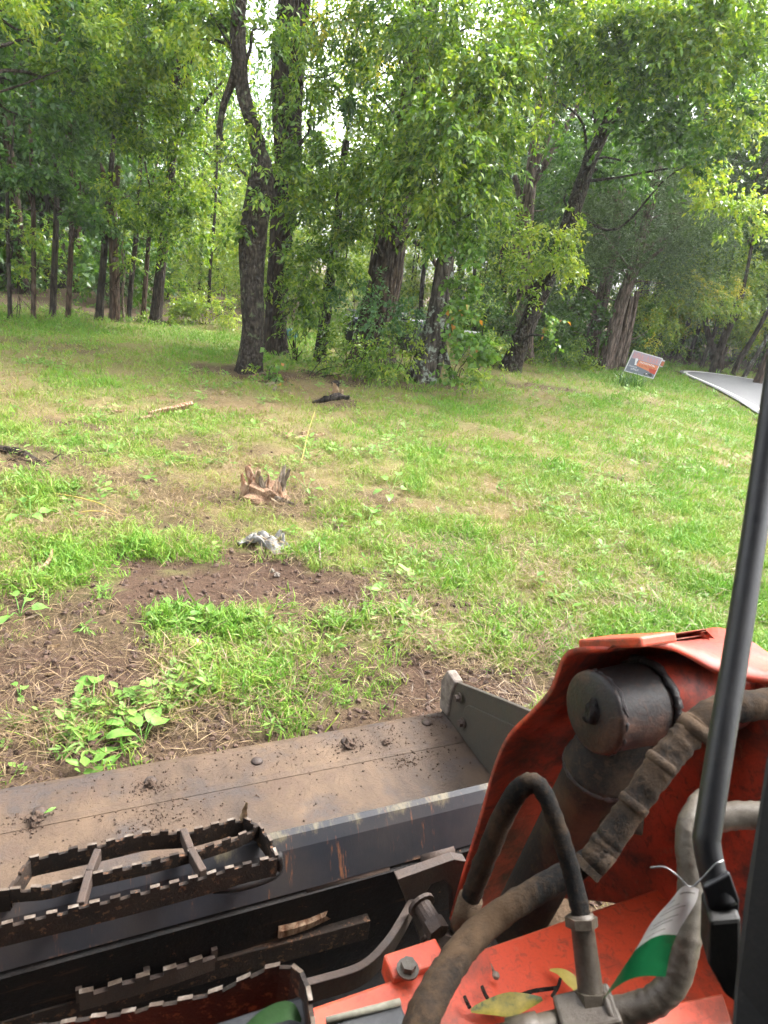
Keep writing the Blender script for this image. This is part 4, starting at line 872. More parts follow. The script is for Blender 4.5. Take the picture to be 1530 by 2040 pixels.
for p in cv:
    s_ = .0014 + .005 * rm.uniform() ** 4; A = np.linalg.qr(rm.normal(size=(3, 3)))[0]
    cm.add([p + A[i % 3] * (1 if i < 3 else -1) * s_ * rm.uniform(.6, 1.2) for i in range(6)], [(0, 1, 2), (1, 3, 2), (3, 4, 2), (4, 0, 2), (1, 0, 5), (3, 1, 5), (4, 3, 5), (0, 4, 5)])
o = cm.build('soil_crumbs', MAT['bucket_soil'], None); o.rotation_euler = (0, 0, TH); tag(o, 'crumbs of soil scattered on the bucket floor', None, kind='stuff')
for i, (x_, y_, s_) in enumerate(((695, 1482, .022), (300, 1560, .018), (72, 1628, .020), (905, 1412, .03), (770, 1476, .014))):
    c = loc_(gp(x_, y_, .055)); o = lump('soil_lump', er * c[0] + em * c[1] + [0, 0, .048], s_, 300 + i, 'bucket_soil', .4)
    tag(o, ['brown soil lump caked on the cutting edge near the middle of the bucket', 'brown soil lump on the cutting edge above the step grate', 'dark soil lump on the cutting edge at the photo edge', 'soil lump packed in the bucket corner under the bolts', 'small soil lump on the bucket floor near the corner'][i], 'soil lump', 'soil lumps in the bucket')
# --- top beam of the bucket
bm_ = MB().prism([(1.118, .500), (1.108, .510), (1.092, .508), (1.074, .486), (1.036, .402), (1.044, .397), (1.084, .478), (1.104, .493)], UL, UR - .002)
bm_.build('top_beam', MAT['beam_paint'], bk)
MB().cyl((.42, 1.055, .388), (.62, 1.055, .388), .022, 14).build('hinge_pin', MAT['rusty_steel'], bk, True)
MB().cyl((.70, 1.05, .385), (.79, 1.05, .385), .026, 14).build('hinge_pin', MAT['rusty_steel'], bk, True)
# --- serrated grate on the beam
def serrated(path, zt, h, th, pitch=.034, tooth=.011, phase=0.0):
    """upright bar along a (u, v[, z offset]) path, its top edge cut into square teeth; tooth tops are worn (slot 1)"""
    P = np.array([(p[0], p[1], p[2] if len(p) > 2 else 0.0) for p in path], float)
    sl = np.r_[0, np.cumsum(np.linalg.norm(np.diff(P, axis=0), axis=1))]; n = max(2, int(sl[-1] / (pitch / 2)))
    st = np.linspace(0, sl[-1], n + 1); Q = np.stack([np.interp(st, sl, P[:, k]) for k in range(3)], 1)
    mb = MB(); T = np.gradient(Q[:, :2], axis=0); T = _unit(T); N = np.stack([-T[:, 1], T[:, 0]], 1)
    for i in range(n):
        up = (i + int(phase)) % 2 == 0; tj = rm.uniform(.6, 1.15)
        z1 = [Q[j, 2] + zt - (0 if up else tooth * tj) - rm.uniform(0, .003) for j in (i, i + 1)]
        V = []
        for j, zz in ((i, z1[0]), (i + 1, z1[1])):
            for s_ in (-1, 1):
                for z in (Q[j, 2] + zt - h, zz): V.append((Q[j, 0] + N[j, 0] * th * .5 * s_, Q[j, 1] + N[j, 1] * th * .5 * s_, z))
        mb.add(V, [(0, 1, 5, 4), (2, 6, 7, 3), (1, 3, 7, 5), (0, 4, 6, 2), (0, 2, 3, 1), (4, 5, 7, 6)], [0, 0, 1 if up and rm.uniform() < .72 else 0, 0, 0, 0])
    return mb
GZ = .56
g_main = [mz(x_, y_, GZ) for x_, y_ in ((-140, 1872), (0, 1838), (140, 1806), (280, 1772), (420, 1736), (552, 1702))]
g_mid = [mz(x_, y_, GZ) for x_, y_ in ((20, 1768), (95, 1762), (180, 1738), (300, 1712), (400, 1686), (470, 1664), (520, 1640))]
g_fr = [mz(x_, y_, GZ) for x_, y_ in ((18, 1768), (60, 1705), (110, 1695), (200, 1676), (290, 1655), (380, 1650), (440, 1634), (485, 1626))]
g_rt = [mz(x_, y_, GZ) for x_, y_ in ((485, 1626), (515, 1638), (538, 1668), (552, 1702))]
g_lf = [mz(x_, y_, GZ) for x_, y_ in ((-140, 1872), (-110, 1800), (-40, 1775), (18, 1768))]
SR = [MAT['rusty_black'], MAT['worn_edge']]
gr = serrated([p[:2] for p in g_main], GZ, .055, .007).build('step_grate', SR, TL)
for pth, hh in ((g_mid, .035), (g_fr, .05), (g_rt, .055), (g_lf, .055)): serrated([p[:2] for p in pth], GZ, hh, .006).build('rail', SR, gr)
for a, b in (((195, 1692), (178, 1735)), ((178, 1735), (160, 1800)), ((365, 1652), (380, 1690)), ((380, 1690), (405, 1735))):
    p, q = mz(*a, GZ - .004), mz(*b, GZ - .004); bevel(MB().box((p + q) / 2 - [0, 0, .012], (np.linalg.norm(q - p) / 2, .007, .015), [_unit(q - p), _unit(np.cross([0, 0, 1], q - p)), [0, 0, 1]]).build('crossbar', MAT['rusty_steel'], gr), .002)
c0 = mz(480, 1770, GZ - .06); MB().tube(crom([mz(425, 1770, .50), mz(480, 1765, .50), mz(540, 1745, .50), mz(556, 1728, .51), mz(553, 1703, .55)], 4), .010, 8).build('weld_strap', MAT['black_paint'], gr, True)
# --- coupler behind the bucket
cf = MB().prism([(1.085, .42), (1.03, .39), (1.05, .03), (1.085, .03)], UL, .98).build('coupler_frame', MAT['dark_frame'], TL)
MB().prism([(1.03, .03), (1.05, .03), (.60, -.005), (.60, -.02)], UL, .98).build('belly_plate', MAT['dark_frame'], cf)
def bar_px(pts, z, h, th, name, mat, par, n=5, out=.0):
    """flat bar lying across the machine through photographed points at height z"""
    P = crom([mz(x_, y_, z_) for x_, y_, z_ in pts], n); mb = MB()
    T = _unit(np.gradient(P, axis=0)); Nn = _unit(np.stack([-T[:, 1], T[:, 0], T[:, 2] * 0], 1))
    V = []; F = []
    for i in range(len(P)):
        for s_, zz in ((-1, 0), (1, 0), (1, -h), (-1, -h)): V.append(P[i] + Nn[i] * th * .5 * s_ + [0, 0, zz])
    for i in range(len(P) - 1):
        for k in range(4): F.append((4 * i + k, 4 * i + (k + 1) % 4, 4 * i + 4 + (k + 1) % 4, 4 * i + 4 + k))
    F += [(0, 3, 2, 1), (4 * len(P) - 4, 4 * len(P) - 3, 4 * len(P) - 2, 4 * len(P) - 1)]
    mb.add(V, F); return bevel(mb.build(name, MAT[mat], par), .002)
bar_px([(-60, 2045, .27), (150, 1985, .27), (430, 1905, .27), (600, 1862, .27), (735, 1826, .27)], .27, .06, .022, 'flat_bar', 'rusty_black', cf)
bar_px([(560, 1968, .36), (640, 1948, .36), (720, 1922, .37), (768, 1878, .38), (800, 1830, .385), (822, 1790, .385)], .37, .055, .016, 'lever', 'rusty_steel', cf, 6)
bar_px([(700, 1752, .30), (760, 1735, .30), (830, 1712, .30), (930, 1690, .30)], .30, .05, .05, 'cross_tube', 'black_paint', cf)
# little serrated toe step, two rails and end
ts = serrated([mz(x_, y_, .31)[:2] for x_, y_ in ((157, 1975), (250, 1950), (340, 1925), (428, 1895))], .31, .05, .010, .05, .014).build('toe_step', [MAT['rusty_steel'], MAT['worn_edge']], TL)
serrated([mz(x_, y_, .31)[:2] for x_, y_ in ((157, 1950), (260, 1920), (350, 1893), (420, 1870))], .31, .04, .008, .05, .014).build('rail', SR, ts)
for a, b in (((157, 1975), (157, 1950)), ((428, 1895), (420, 1870)), ((293, 1938), (289, 1905))):
    p, q = mz(*a, .305), mz(*b, .305); MB().box((p + q) / 2 - [0, 0, .015], (np.linalg.norm(q - p) / 2, .006, .018), [_unit(q - p), _unit(np.cross([0, 0, 1], q - p)), [0, 0, 1]]).build('crossbar', MAT['rusty_steel'], ts)
# bracket with the long slot and its two bolts
VB = .955
def vpoly(pts, v): return [mv(x_, y_, v) for x_, y_ in pts]
outer = vpoly([(792, 1752), (905, 1712), (930, 1716), (925, 1800), (915, 1880), (880, 1900), (840, 1880), (812, 1800)], VB)
hole = vpoly([(842, 1790), (860, 1762), (885, 1752), (900, 1770), (903, 1830), (905, 1868), (885, 1862), (858, 1835)], VB)
mb = MB(); n_ = 8; dv = np.array([0, .022, 0])
V = outer + hole + [p + dv for p in outer] + [p + dv for p in hole]
F = []
for i in range(n_):
    j = (i + 1) % n_
    F += [(i, j, n_ + j, n_ + i), (2 * n_ + j, 2 * n_ + i, 3 * n_ + i, 3 * n_ + j), (j, i, 2 * n_ + i, 2 * n_ + j), (n_ + i, n_ + j, 3 * n_ + j, 3 * n_ + i)]
mb.add(V, F); bevel(mb.build('bracket', MAT['rusty_steel'], cf), .002)
for (x_, y_, r_, h_) in ((838, 1800, .024, .075), (852, 1868, .016, .045)):
    c = mv(x_, y_, VB - .03); m_ = MB(); ax_ = _unit(np.array([.10, -1, -.05])); m_.tube([c, c + ax_ * .008], [r_ * 1.3] * 2, 16); m_.tube([c + ax_ * .008, c + ax_ * h_], [r_ * .85] * 2, 14); m_.tube([c + ax_ * h_ * .62, c + ax_ * h_], [r_ * 1.05] * 2, 6); m_.build('bolt', MAT['rusty_steel'], cf)
# --- front crossmember and decks, orange
cmb = MB().prism([(.672, .600), (.672, .46), (.18, .46), (.18, .60)], -.86, 1.06); cmo = bevel(cmb.build('crossmember', MAT['orange_clean'], TL), .006)
a_ = mz(790, 1950, .60); bevel(MB().box((a_[0] + .04, .685, .592), (.05, .022, .022)).build('mount_lug', MAT['orange_clean'], cmo), .004)
c = mz(812, 1932, .62); m_ = MB(); hexbolt(m_, c, (0, 0, 1), .013, .016); m_.build('bolt', MAT['zinc'], cmo)
q0, q1 = mz(640, 2042, .70), mz(795, 1998, .70)
bx = MB().slab([mz(640, 2048, .70), mz(655, 2030, .70), mz(798, 1994, .70), mz(822, 2060, .70), mz(660, 2100, .70)], (0, 0, -.10)); pb = bevel(bx.build('deck_box', MAT['panel_dark'], TL), .004)
MB().tube([mz(650, 2034, .703), mz(797, 1996, .703)], .005, 8).build('edge_trim', MAT['trim_pale'], pb, True)
bevel(MB().slab([mz(1440, 1978, .74), mz(1180, 2030, .74), mz(1190, 2090, .74), mz(1460, 2040, .74)], (0, 0, -.02)).build('ledge', MAT['orange_clean'], cmo), .003)
# --- entry step, nearest the camera
ep = [mz_ for mz_ in [md(x_, y_, t_) for x_, y_, t_ in ((-60, 2068, .93), (60, 2045, .93), (140, 2030, .93), (250, 2012, .93), (340, 1992, .92), (430, 1972, .92), (480, 1948, .92), (530, 1925, .92), (572, 1916, .92), (600, 1930, .90), (614, 1962, .88), (622, 2010, .85), (630, 2080, .80))]]
es = serrated([(p[0], p[1], p[2] - .74) for p in ep], .74, .17, .006, .042, .006).build('entry_step', [MAT['rusty_black'], MAT['worn_edge']], TL)
MB().slab([md(430, 2046, .9), md(600, 1990, .9), md(612, 2000, .88), md(612, 2070, .86), md(430, 2100, .88)], (0, .006, -.004)).build('tread_plate', MAT['panel_dark'], es)
# --- loader arm: bent shell with open inner side
A = [(895, 1830, .74), (920, 1740, .74), (945, 1660, .74), (965, 1590, .74), (985, 1520, .74), (1012, 1463, .74), (1058, 1415, .74), (1092, 1377, .74), (1108, 1340, .74), (1122, 1306, .74), (1148, 1290, .74), (1215, 1288, .74), (1285, 1288, .77), (1340, 1297, .82), (1380, 1316, .87), (1420, 1340, .91), (1470, 1354, .94), (1530, 1364, .97), (1620, 1372, 1.0)]
Ap = [mu(*q) for q in A]
Bp = [np.array([1.03, p[1], p[2]]) for p in Ap[:11]] + [mu(1255, 1285, 1.03), mu(1305, 1284, 1.05)] + [mu(x_, y_, 1.09) for x_, y_ in ((1350, 1282), (1388, 1268), (1430, 1260), (1480, 1278), (1535, 1315), (1640, 1372))]
Ac, Bc = crom(Ap, 4), crom(Bp, 4); nA = len(Ac)
def shell(A_, B_, th):
    n = len(A_); T = np.gradient((A_ + B_) / 2, axis=0); N = _unit(np.cross(T, B_ - A_)); N[0] = N[0] if N[0][1] > 0 else -N[0]
    for i in range(1, n):
        if N[i] @ N[i - 1] < 0: N[i] = -N[i]
    m = 5; V = []; F = []
    for i in range(n):
        for k in range(m): V.append(A_[i] + (B_[i] - A_[i]) * k / (m - 1))
        for k in range(m): V.append(A_[i] + (B_[i] - A_[i]) * k / (m - 1) - N[i] * th)
    w = 2 * m
    for i in range(n - 1):
        for k in range(m - 1):
            F += [(i * w + k, i * w + k + 1, (i + 1) * w + k + 1, (i + 1) * w + k), (i * w + m + k + 1, i * w + m + k, (i + 1) * w + m + k, (i + 1) * w + m + k + 1)]
        F += [(i * w, (i + 1) * w, (i + 1) * w + m, i * w + m), (i * w + m - 1, i * w + w - 1, (i + 1) * w + w - 1, (i + 1) * w + m - 1)]
    F += [tuple(range(m)) + tuple(range(w - 1, m - 1, -1))]
    return V, F
arm = MB().add(*shell(Ac, Bc, .010)).build('loader_arm', MAT['orange_paint'], TL, True)
sp_ = [(p[1] - .004, p[2] - .002) for p in Bc[:4 * 11]] + [(p[1] - .01, p[2] - .012) for p in Bc[4 * 11::3]]
v_end = sp_[-1][0]
sidep = sp_ + [(v_end - .3, sp_[-1][1]), (v_end - .3, .85), (.30, .62), (.55, .56), (.70, .52), (.80, .42), (.885, .33)]
MB().prism(sidep, 1.018, 1.030).build('side_plate', MAT['orange_paint'], arm)
pa, pb2 = mu(1158, 1288, .75), mu(1284, 1284, .75); pdr = _unit((pb2 - pa) * [0, 1, 1]); pup = np.cross([1, 0, 0], pdr); pup = pup if pup[2] > 0 else -pup
bevel(MB().box((pa + pb2) / 2 + np.array([.03, 0, 0]) + pup * .004, (.036, np.linalg.norm(pb2 - pa) / 2, .008), [[1, 0, 0], pdr, pup]).build('stop_pad', MAT['orange_clean'], arm), .004)
# pivot boss with its weld bead
dc = md(1178, 1420, 1.085); ax_u = np.array([1.0, 0, 0])
pv = MB(); R0_ = .068
pv.tube([dc + ax_u * t for t in (0, .004, .007, .012, .014, .10, .104, .118)], [.060, .0655, .066, .066, R0_ - .004, R0_, R0_ - .003, R0_ - .003], 48)
MB().tube([dc + ax_u * t for t in (.117, .120, .30)], [R0_ - .002, R0_ + .003, R0_ + .006], 48).build('boss_collar', MAT['orange_paint'], arm, True)
pv.build('pivot_boss', MAT['greasy_steel'], arm, True)
def ring(c, r_, rad, seed, n=60, axis=0):
    q = np.random.default_rng(seed); th = np.linspace(0, 2 * PI, n + 1)[:-1]
    P = [c + np.array([q.normal(0, .0015), math.cos(t) * (r_ + q.normal(0, .0015)), math.sin(t) * (r_ + q.normal(0, .0015))]) for t in th]; P.append(P[0]); return np.array(P), np.r_[rad * q.uniform(.6, 1.4, n), rad]
P_, R_ = ring(dc + ax_u * .115, R0_ + .001, .0065, 3); MB().tube(P_, R_, 7, False).build('weld_bead', MAT['grease'], arm, True)
P_, R_ = ring(dc + ax_u * .013, R0_ - .004, .003, 4); MB().tube(P_, R_, 7, False).build('seal_ring', MAT['grease'], arm, True)
lump('grease_blob', dc + np.array([-.002, -.004, .004]), (.012, .012, .022), 12, 'grease', .8, arm)
# --- tilt cylinder under the boss
b0 = dc + np.array([.075, .0, -.03]); b1 = mu(1025, 1850, .80); dirc = _unit(b1 - b0)
tc = MB(); tc.tube([b0, b0 + dirc * .10, b0 + dirc * .105, b0 + dirc * .125, b0 + dirc * .13, b1], [.058, .058, .062, .062, .053, .053], 36); tco = tc.build('tilt_cylinder', MAT['cylinder_mud'], TL, True)
P_ = b0 + dirc * .12; a1 = _unit(np.cross(dirc, [1, 0, 0])); a2 = np.cross(dirc, a1)
th = np.linspace(0, 2 * PI, 50); MB().tube([P_ + (a1 * math.cos(t) + a2 * math.sin(t)) * (.058 + rm.normal(0, .001)) for t in th], [.006] * 50, 7, False).build('grease_ring', MAT['grease'], tco, True)
MB().tube([b1, b1 + dirc * .25], [.028, .028], 20).build('piston_rod', MAT['zinc'], tco, True)
MB().cyl(b0 + dirc * .2 + np.array([0, -.03, 0]), b0 + dirc * .2 + np.array([.06, -.085, .01]), .022, 14).build('port', MAT['cylinder_mud'], tco, True)
# --- hoses and tubes
def hose(name, pts, rad, mat, n=16, k=8, wrap=None, seed=0):
    P = crom([md(*q) for q in pts], k); R = np.interp(np.linspace(0, 1, len(P)), np.linspace(0, 1, len(rad)), rad) if not np.isscalar(rad) else np.full(len(P), rad)
    q = np.random.default_rng(seed); off = q.uniform(0, 30)
    def warp(i, j, m, nn): return 1 + .14 * (float(vnoise(i * .8 + off, j * .9)) - .5) + .05 * math.sin(i * 1.9 + off) * float(vnoise(i * .21, off)) + (wrap * (1 if ((i + j * .25) % 5) < 1.2 else 0) if wrap else 0)
    return MB().tube(P, R, n, True, 0, warp).build(name, MAT[mat], TL, True), P, R
h1, P1, R1 = hose('hydraulic_hose', [(1590, 1395, 1.00), (1530, 1402, 1.0), (1470, 1408, .99), (1425, 1418, .98), (1385, 1448, .97)], .022, 'rubber_mud', seed=1)
h2, P2, R2 = hose('hydraulic_hose', [(1392, 1440, .97), (1355, 1480, .965), (1310, 1535, .96), (1265, 1600, .955), (1215, 1672, .95), (1180, 1720, .945)], [.0215, .0205, .021, .019, .0195, .0185], 'sleeve_mud', n=18, k=10, wrap=.06, seed=2)
for (x_, y_, t_, r_) in ((1318, 1520, .96, .0232), (1262, 1602, .955, .0218), (1205, 1685, .95, .0212)):
    p = md(x_, y_, t_); d_ = _unit(md(1215, 1672, .95) - md(1310, 1535, .96)); MB().tube([p - d_ * .007, p - d_ * .004, p + d_ * .004, p + d_ * .007], [r_ * .9, r_, r_, r_ * .9], 18, False).build('clamp_band', MAT['sleeve_mud'], h2, True)
h3, P3, R3 = hose('hydraulic_hose', [(1195, 1700, .95), (1130, 1740, .945), (1060, 1780, .935), (990, 1826, .91), (930, 1880, .87), (885, 1945, .83), (850, 2010, .79), (820, 2090, .75)], [.0155, .0165, .0175, .0185, .0192, .0196, .02, .02], 'rubber_mud', n=18, seed=3)
h4, P4, R4 = hose('hydraulic_hose', [(928, 1815, 1.0), (948, 1760, .985), (975, 1690, .97), (1010, 1610, .95), (1040, 1568, .93), (1068, 1562, .92), (1092, 1596, .91), (1118, 1670, .90), (1142, 1750, .89), (1160, 1835, .87)], [.0145, .015, .0152, .015, .0142, .013, .012, .012, .012, .012], 'rubber_mud', n=16, seed=4)
MB().tube([md(938, 1790, .99), md(918, 1845, 1.0)], [.0185, .0165], 14).build('fitting', MAT['sleeve_mud'], h4, True)
MB().tube([md(1156, 1822, .872), md(1160, 1842, .868), md(1161, 1850, .867), md(1178, 1985, .845), md(1180, 2005, .84)], [.0165, .0165, .0145, .016, .016], 18).build('fitting', MAT['zinc'], h4, True)
tee = MB(); c = md(1172, 2030, .835); uu = _unit(md(1240, 2014, .835) - c); vv = _unit(np.cross([0, 0, 1], uu)); tee.box(c, (.036, .024, .022), [uu, vv, np.cross(uu, vv)])
tb = bevel(tee.build('tee_block', MAT['zinc'], TL), .004)
MB().tube([c - uu * .036, c - uu * .06, c - uu * .061, c - uu * .10, c - uu * .101, c - uu * .15], [.017, .017, .02, .02, .016, .016], 16).build('fitting', MAT['zinc'], tb, True)
h5, P5, R5 = hose('hydraulic_tube', [(1215, 2022, .832), (1262, 2010, .828), (1310, 1990, .822), (1345, 1950, .82), (1362, 1895, .822), (1372, 1820, .83), (1378, 1740, .84), (1372, 1690, .85), (1376, 1645, .86), (1396, 1606, .88), (1424, 1585, .90)], [.0185, .017, .017, .017, .017, .0165, .0165, .016, .016, .016], 'zinc', n=20, seed=6)
MB().tube([md(1216, 2022, .832), md(1226, 2019, .831)], [.0245, .0245], 20).build('collar', MAT['zinc'], h5, True)
for (a_, b_, r_, n_) in (((1205, 1690, .949), (1172, 1728, .945), .0205, 18), ((1176, 1722, .945), (1166, 1734, .944), .0235, 6), ((1392, 1440, .969), (1376, 1462, .968), .0245, 18)):
    MB().tube([md(*a_), md(*b_)], r_, n_).build('ferrule', MAT['sleeve_mud'], h3, n_ > 6)
MB().tube([md(1157, 1826, .871), md(1159, 1846, .868)], .0205, 6).build('hex_nut', MAT['zinc'], h4)
MB().tube([md(1177, 1975, .846), md(1180, 2003, .841)], .021, 6).build('hex_nut', MAT['zinc'], h4)
h6, P6, R6 = hose('hydraulic_tube', [(1380, 1645, .96), (1420, 1630, .955), (1470, 1624, .95), (1530, 1626, .94), (1600, 1632, .93)], .019, 'zinc', n=18, seed=7)
# --- guard tube and cab post
gt = [md(1566, 620, .82), md(1530, 870, .79), md(1500, 1080, .765), md(1468, 1290, .735), md(1440, 1460, .71), (md(1412, 1640, .685)), md(1408, 1680, .68), md(1420, 1740, .672), md(1440, 1800, .665)]
P_ = crom(gt, 6); gto = MB().tube(np.vstack([md(1600, 330, .86), P_]), np.r_[.0132, np.full(len(P_) - 8, .0132), np.linspace(.0132, .0145, 8)], 20).build('guard_tube', MAT['guard_paint'], TL, True)
f0 = [md(x_, y_, .655) for x_, y_ in ((1402, 1768), (1455, 1740), (1474, 1795), (1472, 1850), (1440, 1845), (1412, 1808))]
bevel(MB().slab(f0, (.004, .006, -.002)).build('flat_end', MAT['guard_paint'], gto), .002)
po = [md(1534, 1420, .64), md(1640, 1380, .62), md(1660, 2200, .52), md(1438, 2200, .55), md(1456, 1960, .585), md(1478, 1770, .605), md(1504, 1610, .62)]
pst = bevel(MB().slab(po, np.array([.07, -.03, .0])).build('cab_post', MAT['post_paint'], TL), .006)
bevel(MB().slab([md(x_, y_, .645) for x_, y_ in ((1414, 1835), (1478, 1830), (1478, 2010), (1445, 1985), (1412, 1925))], (.02, .03, 0)).build('hinge_plate', MAT['post_paint'], pst), .004)
bevel(MB().slab([md(1502, 1240, .63), md(1640, 1240, .60), md(1640, 1700, .58), md(1478, 1700, .62)], (.05, .06, 0)).build('upper_post', MAT['post_paint'], pst), .006) if False else None
bevel(MB().box((0, -.29, 2.22), (.80, .93, .04)).build('unseen_cab_roof', MAT['post_paint'], TL), .02)  # out of view; widened and run forward to shade the arm and step
bevel(MB().box((0, -1.18, 1.35), (.62, .02, .85)).build('unseen_cab_rear_wall', MAT['post_paint'], TL), .01)  # out of view, added so the lower frame and step stay dark
for s_, vf in ((-1, .66), (1, .24)): bevel(MB().box((.64 * s_, (vf - 1.16) / 2, 1.42), (.012, (vf + 1.16) / 2, .78)).build('unseen_cab_side', MAT['post_paint'], TL), .01)  # unseen solid sides that block light; left one lengthened to darken the arm's inside
MB().box((0, -.35, .70), (.60, .75, .02)).build('cab_floor', MAT['post_paint'], TL)
for s_ in (-1, 1):
    bevel(MB().box((.86 * s_, -.75, .36), (.19, .98, .34)).build('track', MAT['atv_black'], TL), .16, )

# ------------------------------------------------------------------ moist summer air
hz = MB().box((0, 100, 7.5), (174, 164, 9.0)).build('haze', []); tag(hz, 'pale moist air over the clearing', None, kind='stuff')
q = NT('haze_air'); vv_ = q.n('VolumePrincipled'); vv_.inputs['Density'].default_value = .0010; vv_.inputs['Color'].default_value = (.93, .97, .93, 1); vv_.inputs['Anisotropy'].default_value = .3
q.l(vv_.outputs[0], q.out.inputs['Volume']); hz.data.materials.append(MAT['haze_air'])

# ------------------------------------------------------------------ bushes round the clump
KIND['ash'] = (.24, 8, .075, .032, 190, 'ash_leaf'); KIND['lime'] = (.22, 8, .07, .034, 190, 'lime_leaf'); KIND['wood'] = (.26, 8, .085, .045, 120, 'wood_leaf')
def bush(name, label, base, blobs, seed, stems=5, cat='bush', bk='bark_brown', group=None):
    r = np.random.default_rng(seed); b = gp(*base); root = empty(name, (b[0], b[1], float(gz(b[0], b[1])))); b = np.array(root.location); tag(root, label, cat, group)
    Ls = []; cs = []
    for (x, y, Y, rx, ry, kind, dn) in blobs:
        c = yp(x, y, Y) - b; cs.append(c); Ls.append(blob(r, c, (px_r(rx, Y), px_r(rx, Y) * .8, px_r(ry, Y)), kind, dn, .10))
    for i in range(stems):
        m_ = MB(); limb(m_, np.array([r.normal(0, .06), r.normal(0, .06), -.03]), cs[i % len(cs)] + r.normal(0, .12, 3), .009, .004, r, .05, 5); m_.build('stem', MAT[bk], root, True)
    leaf_object('foliage', Ls, root); return root
bush('pale_bush', 'pale green rounded bush in the sun at the wood edge, left of the bent trunk', (405, 645), [(370, 625, 15.0, 36, 22, 'lime', 1.0), (420, 618, 15.1, 40, 28, 'lime', 1.1), (455, 625, 15.1, 30, 24, 'lime', 1.0), (395, 605, 15.2, 34, 20, 'lime', 1.0), (345, 632, 15.0, 20, 14, 'lime', .9)], 401, 7)
bush('bright_bush', 'bright green bush at the foot of the thickest trunk', (760, 745), [(758, 700, 10.4, 38, 38, 'ash', 1.0), (790, 715, 10.3, 26, 26, 'lime', .8), (735, 725, 10.3, 24, 20, 'ash', .9)], 402)
bush('blue_bush', 'blue-green shrub spreading across the thick ridged trunk', (720, 735), [(700, 585, 10.8, 45, 26, 'blue', 1.0), (780, 625, 10.6, 50, 24, 'blue', 1.0), (820, 620, 10.6, 36, 24, 'blue', .8), (745, 640, 10.6, 30, 24, 'blue', .9), (740, 550, 10.7, 18, 30, 'blue', .7)], 403, 6)
bush('vine_bush', 'tangled leafy vines heaped right of the ivy trunk', (915, 765), [(930, 700, 10, 38, 45, 'ivy', .8), (955, 740, 9.9, 36, 24, 'ash', .9), (900, 740, 9.8, 26, 22, 'ivy', .8), (960, 640, 10.6, 34, 40, 'ash', .8), (985, 700, 11, 30, 30, 'lime', .7)], 404, 6)
bush('screen_bush', 'loose leafy growth between the slender and thickest trunks', (690, 735), [(690, 665, 11.6, 34, 40, 'ash', .7), (715, 690, 11.4, 30, 30, 'ash', .8), (660, 690, 11.6, 26, 30, 'ash', .6)], 411, 6)
bush('screen_bush', 'loose leafy growth between the thickest and ivy trunks', (815, 745), [(812, 660, 11.2, 30, 40, 'ash', .9), (800, 690, 11, 34, 30, 'lime', .7), (835, 640, 11.4, 24, 36, 'ash', .7)], 412, 6)
bush('maple_sprout', 'low sprout with broad leaves at the foot of the bent trunk', (545, 765), [(545, 735, 9.5, 28, 22, 'ivy', .7), (560, 755, 9.3, 18, 14, 'ivy', .7), (520, 750, 9.4, 16, 12, 'lime', .6)], 405, 5)
bush('low_bush', 'small dark leafy clump under the slender leaning trunk', (610, 750), [(610, 720, 10.6, 40, 24, 'ash', .6), (660, 725, 10.6, 34, 26, 'ash', .6), (690, 740, 10.4, 26, 20, 'ash', .7)], 406, 6)
bush('thin_saplings', 'cluster of thin bare sapling stems beside the tall shoot-wrapped trunk', (590, 720), [(590, 560, 11, 24, 40, 'ash', .5), (610, 610, 11.1, 26, 30, 'ash', .5), (575, 640, 11, 16, 24, 'ash', .4)], 407, 9, 'sapling')
bush('verge_bush', 'round green bush behind the yard sign under the lichen trunks', (1300, 706), [(1300, 682, 19, 34, 20, 'ash', 1.0), (1335, 690, 19.4, 24, 14, 'ash', .9)], 408)
bush('cedar_foot_bush', 'green weeds heaped at the foot of the twin cedar', (1165, 735), [(1160, 705, 15.6, 34, 24, 'ash', .9), (1190, 725, 15.4, 24, 14, 'lime', .8), (1130, 690, 16, 30, 26, 'ash', .8), (1090, 700, 16, 30, 20, 'ash', .7)], 409)
bush('arch_foot_bush', 'green weeds behind the foot of the arching trunk', (985, 735), [(985, 705, 14.4, 30, 18, 'lime', .7), (960, 715, 14.2, 30, 18, 'ash', .8), (1010, 690, 15, 30, 20, 'ash', .8), (1085, 725, 15.2, 22, 12, 'lime', .7)], 410)
for k, (x_, y_) in enumerate(((40, 640), (160, 636), (265, 640), (335, 648))):
    bush('edge_weeds', ['weedy tuft at the wood edge below the lime leaves, by the photo edge', 'weedy tuft at the wood edge left of the leaning grey trunk', 'weedy tuft right of the snapped red pine', 'weedy tuft at the foot of the dark leaning edge tree'][k], (x_, y_), [(x_, y_ - 10, 14.6, 26, 9, 'ash', .8), (x_ + 26, y_ - 8, 14.5, 18, 7, 'lime', .6)], 420 + k, 3, 'weeds', group='weed tufts along the wood edge')

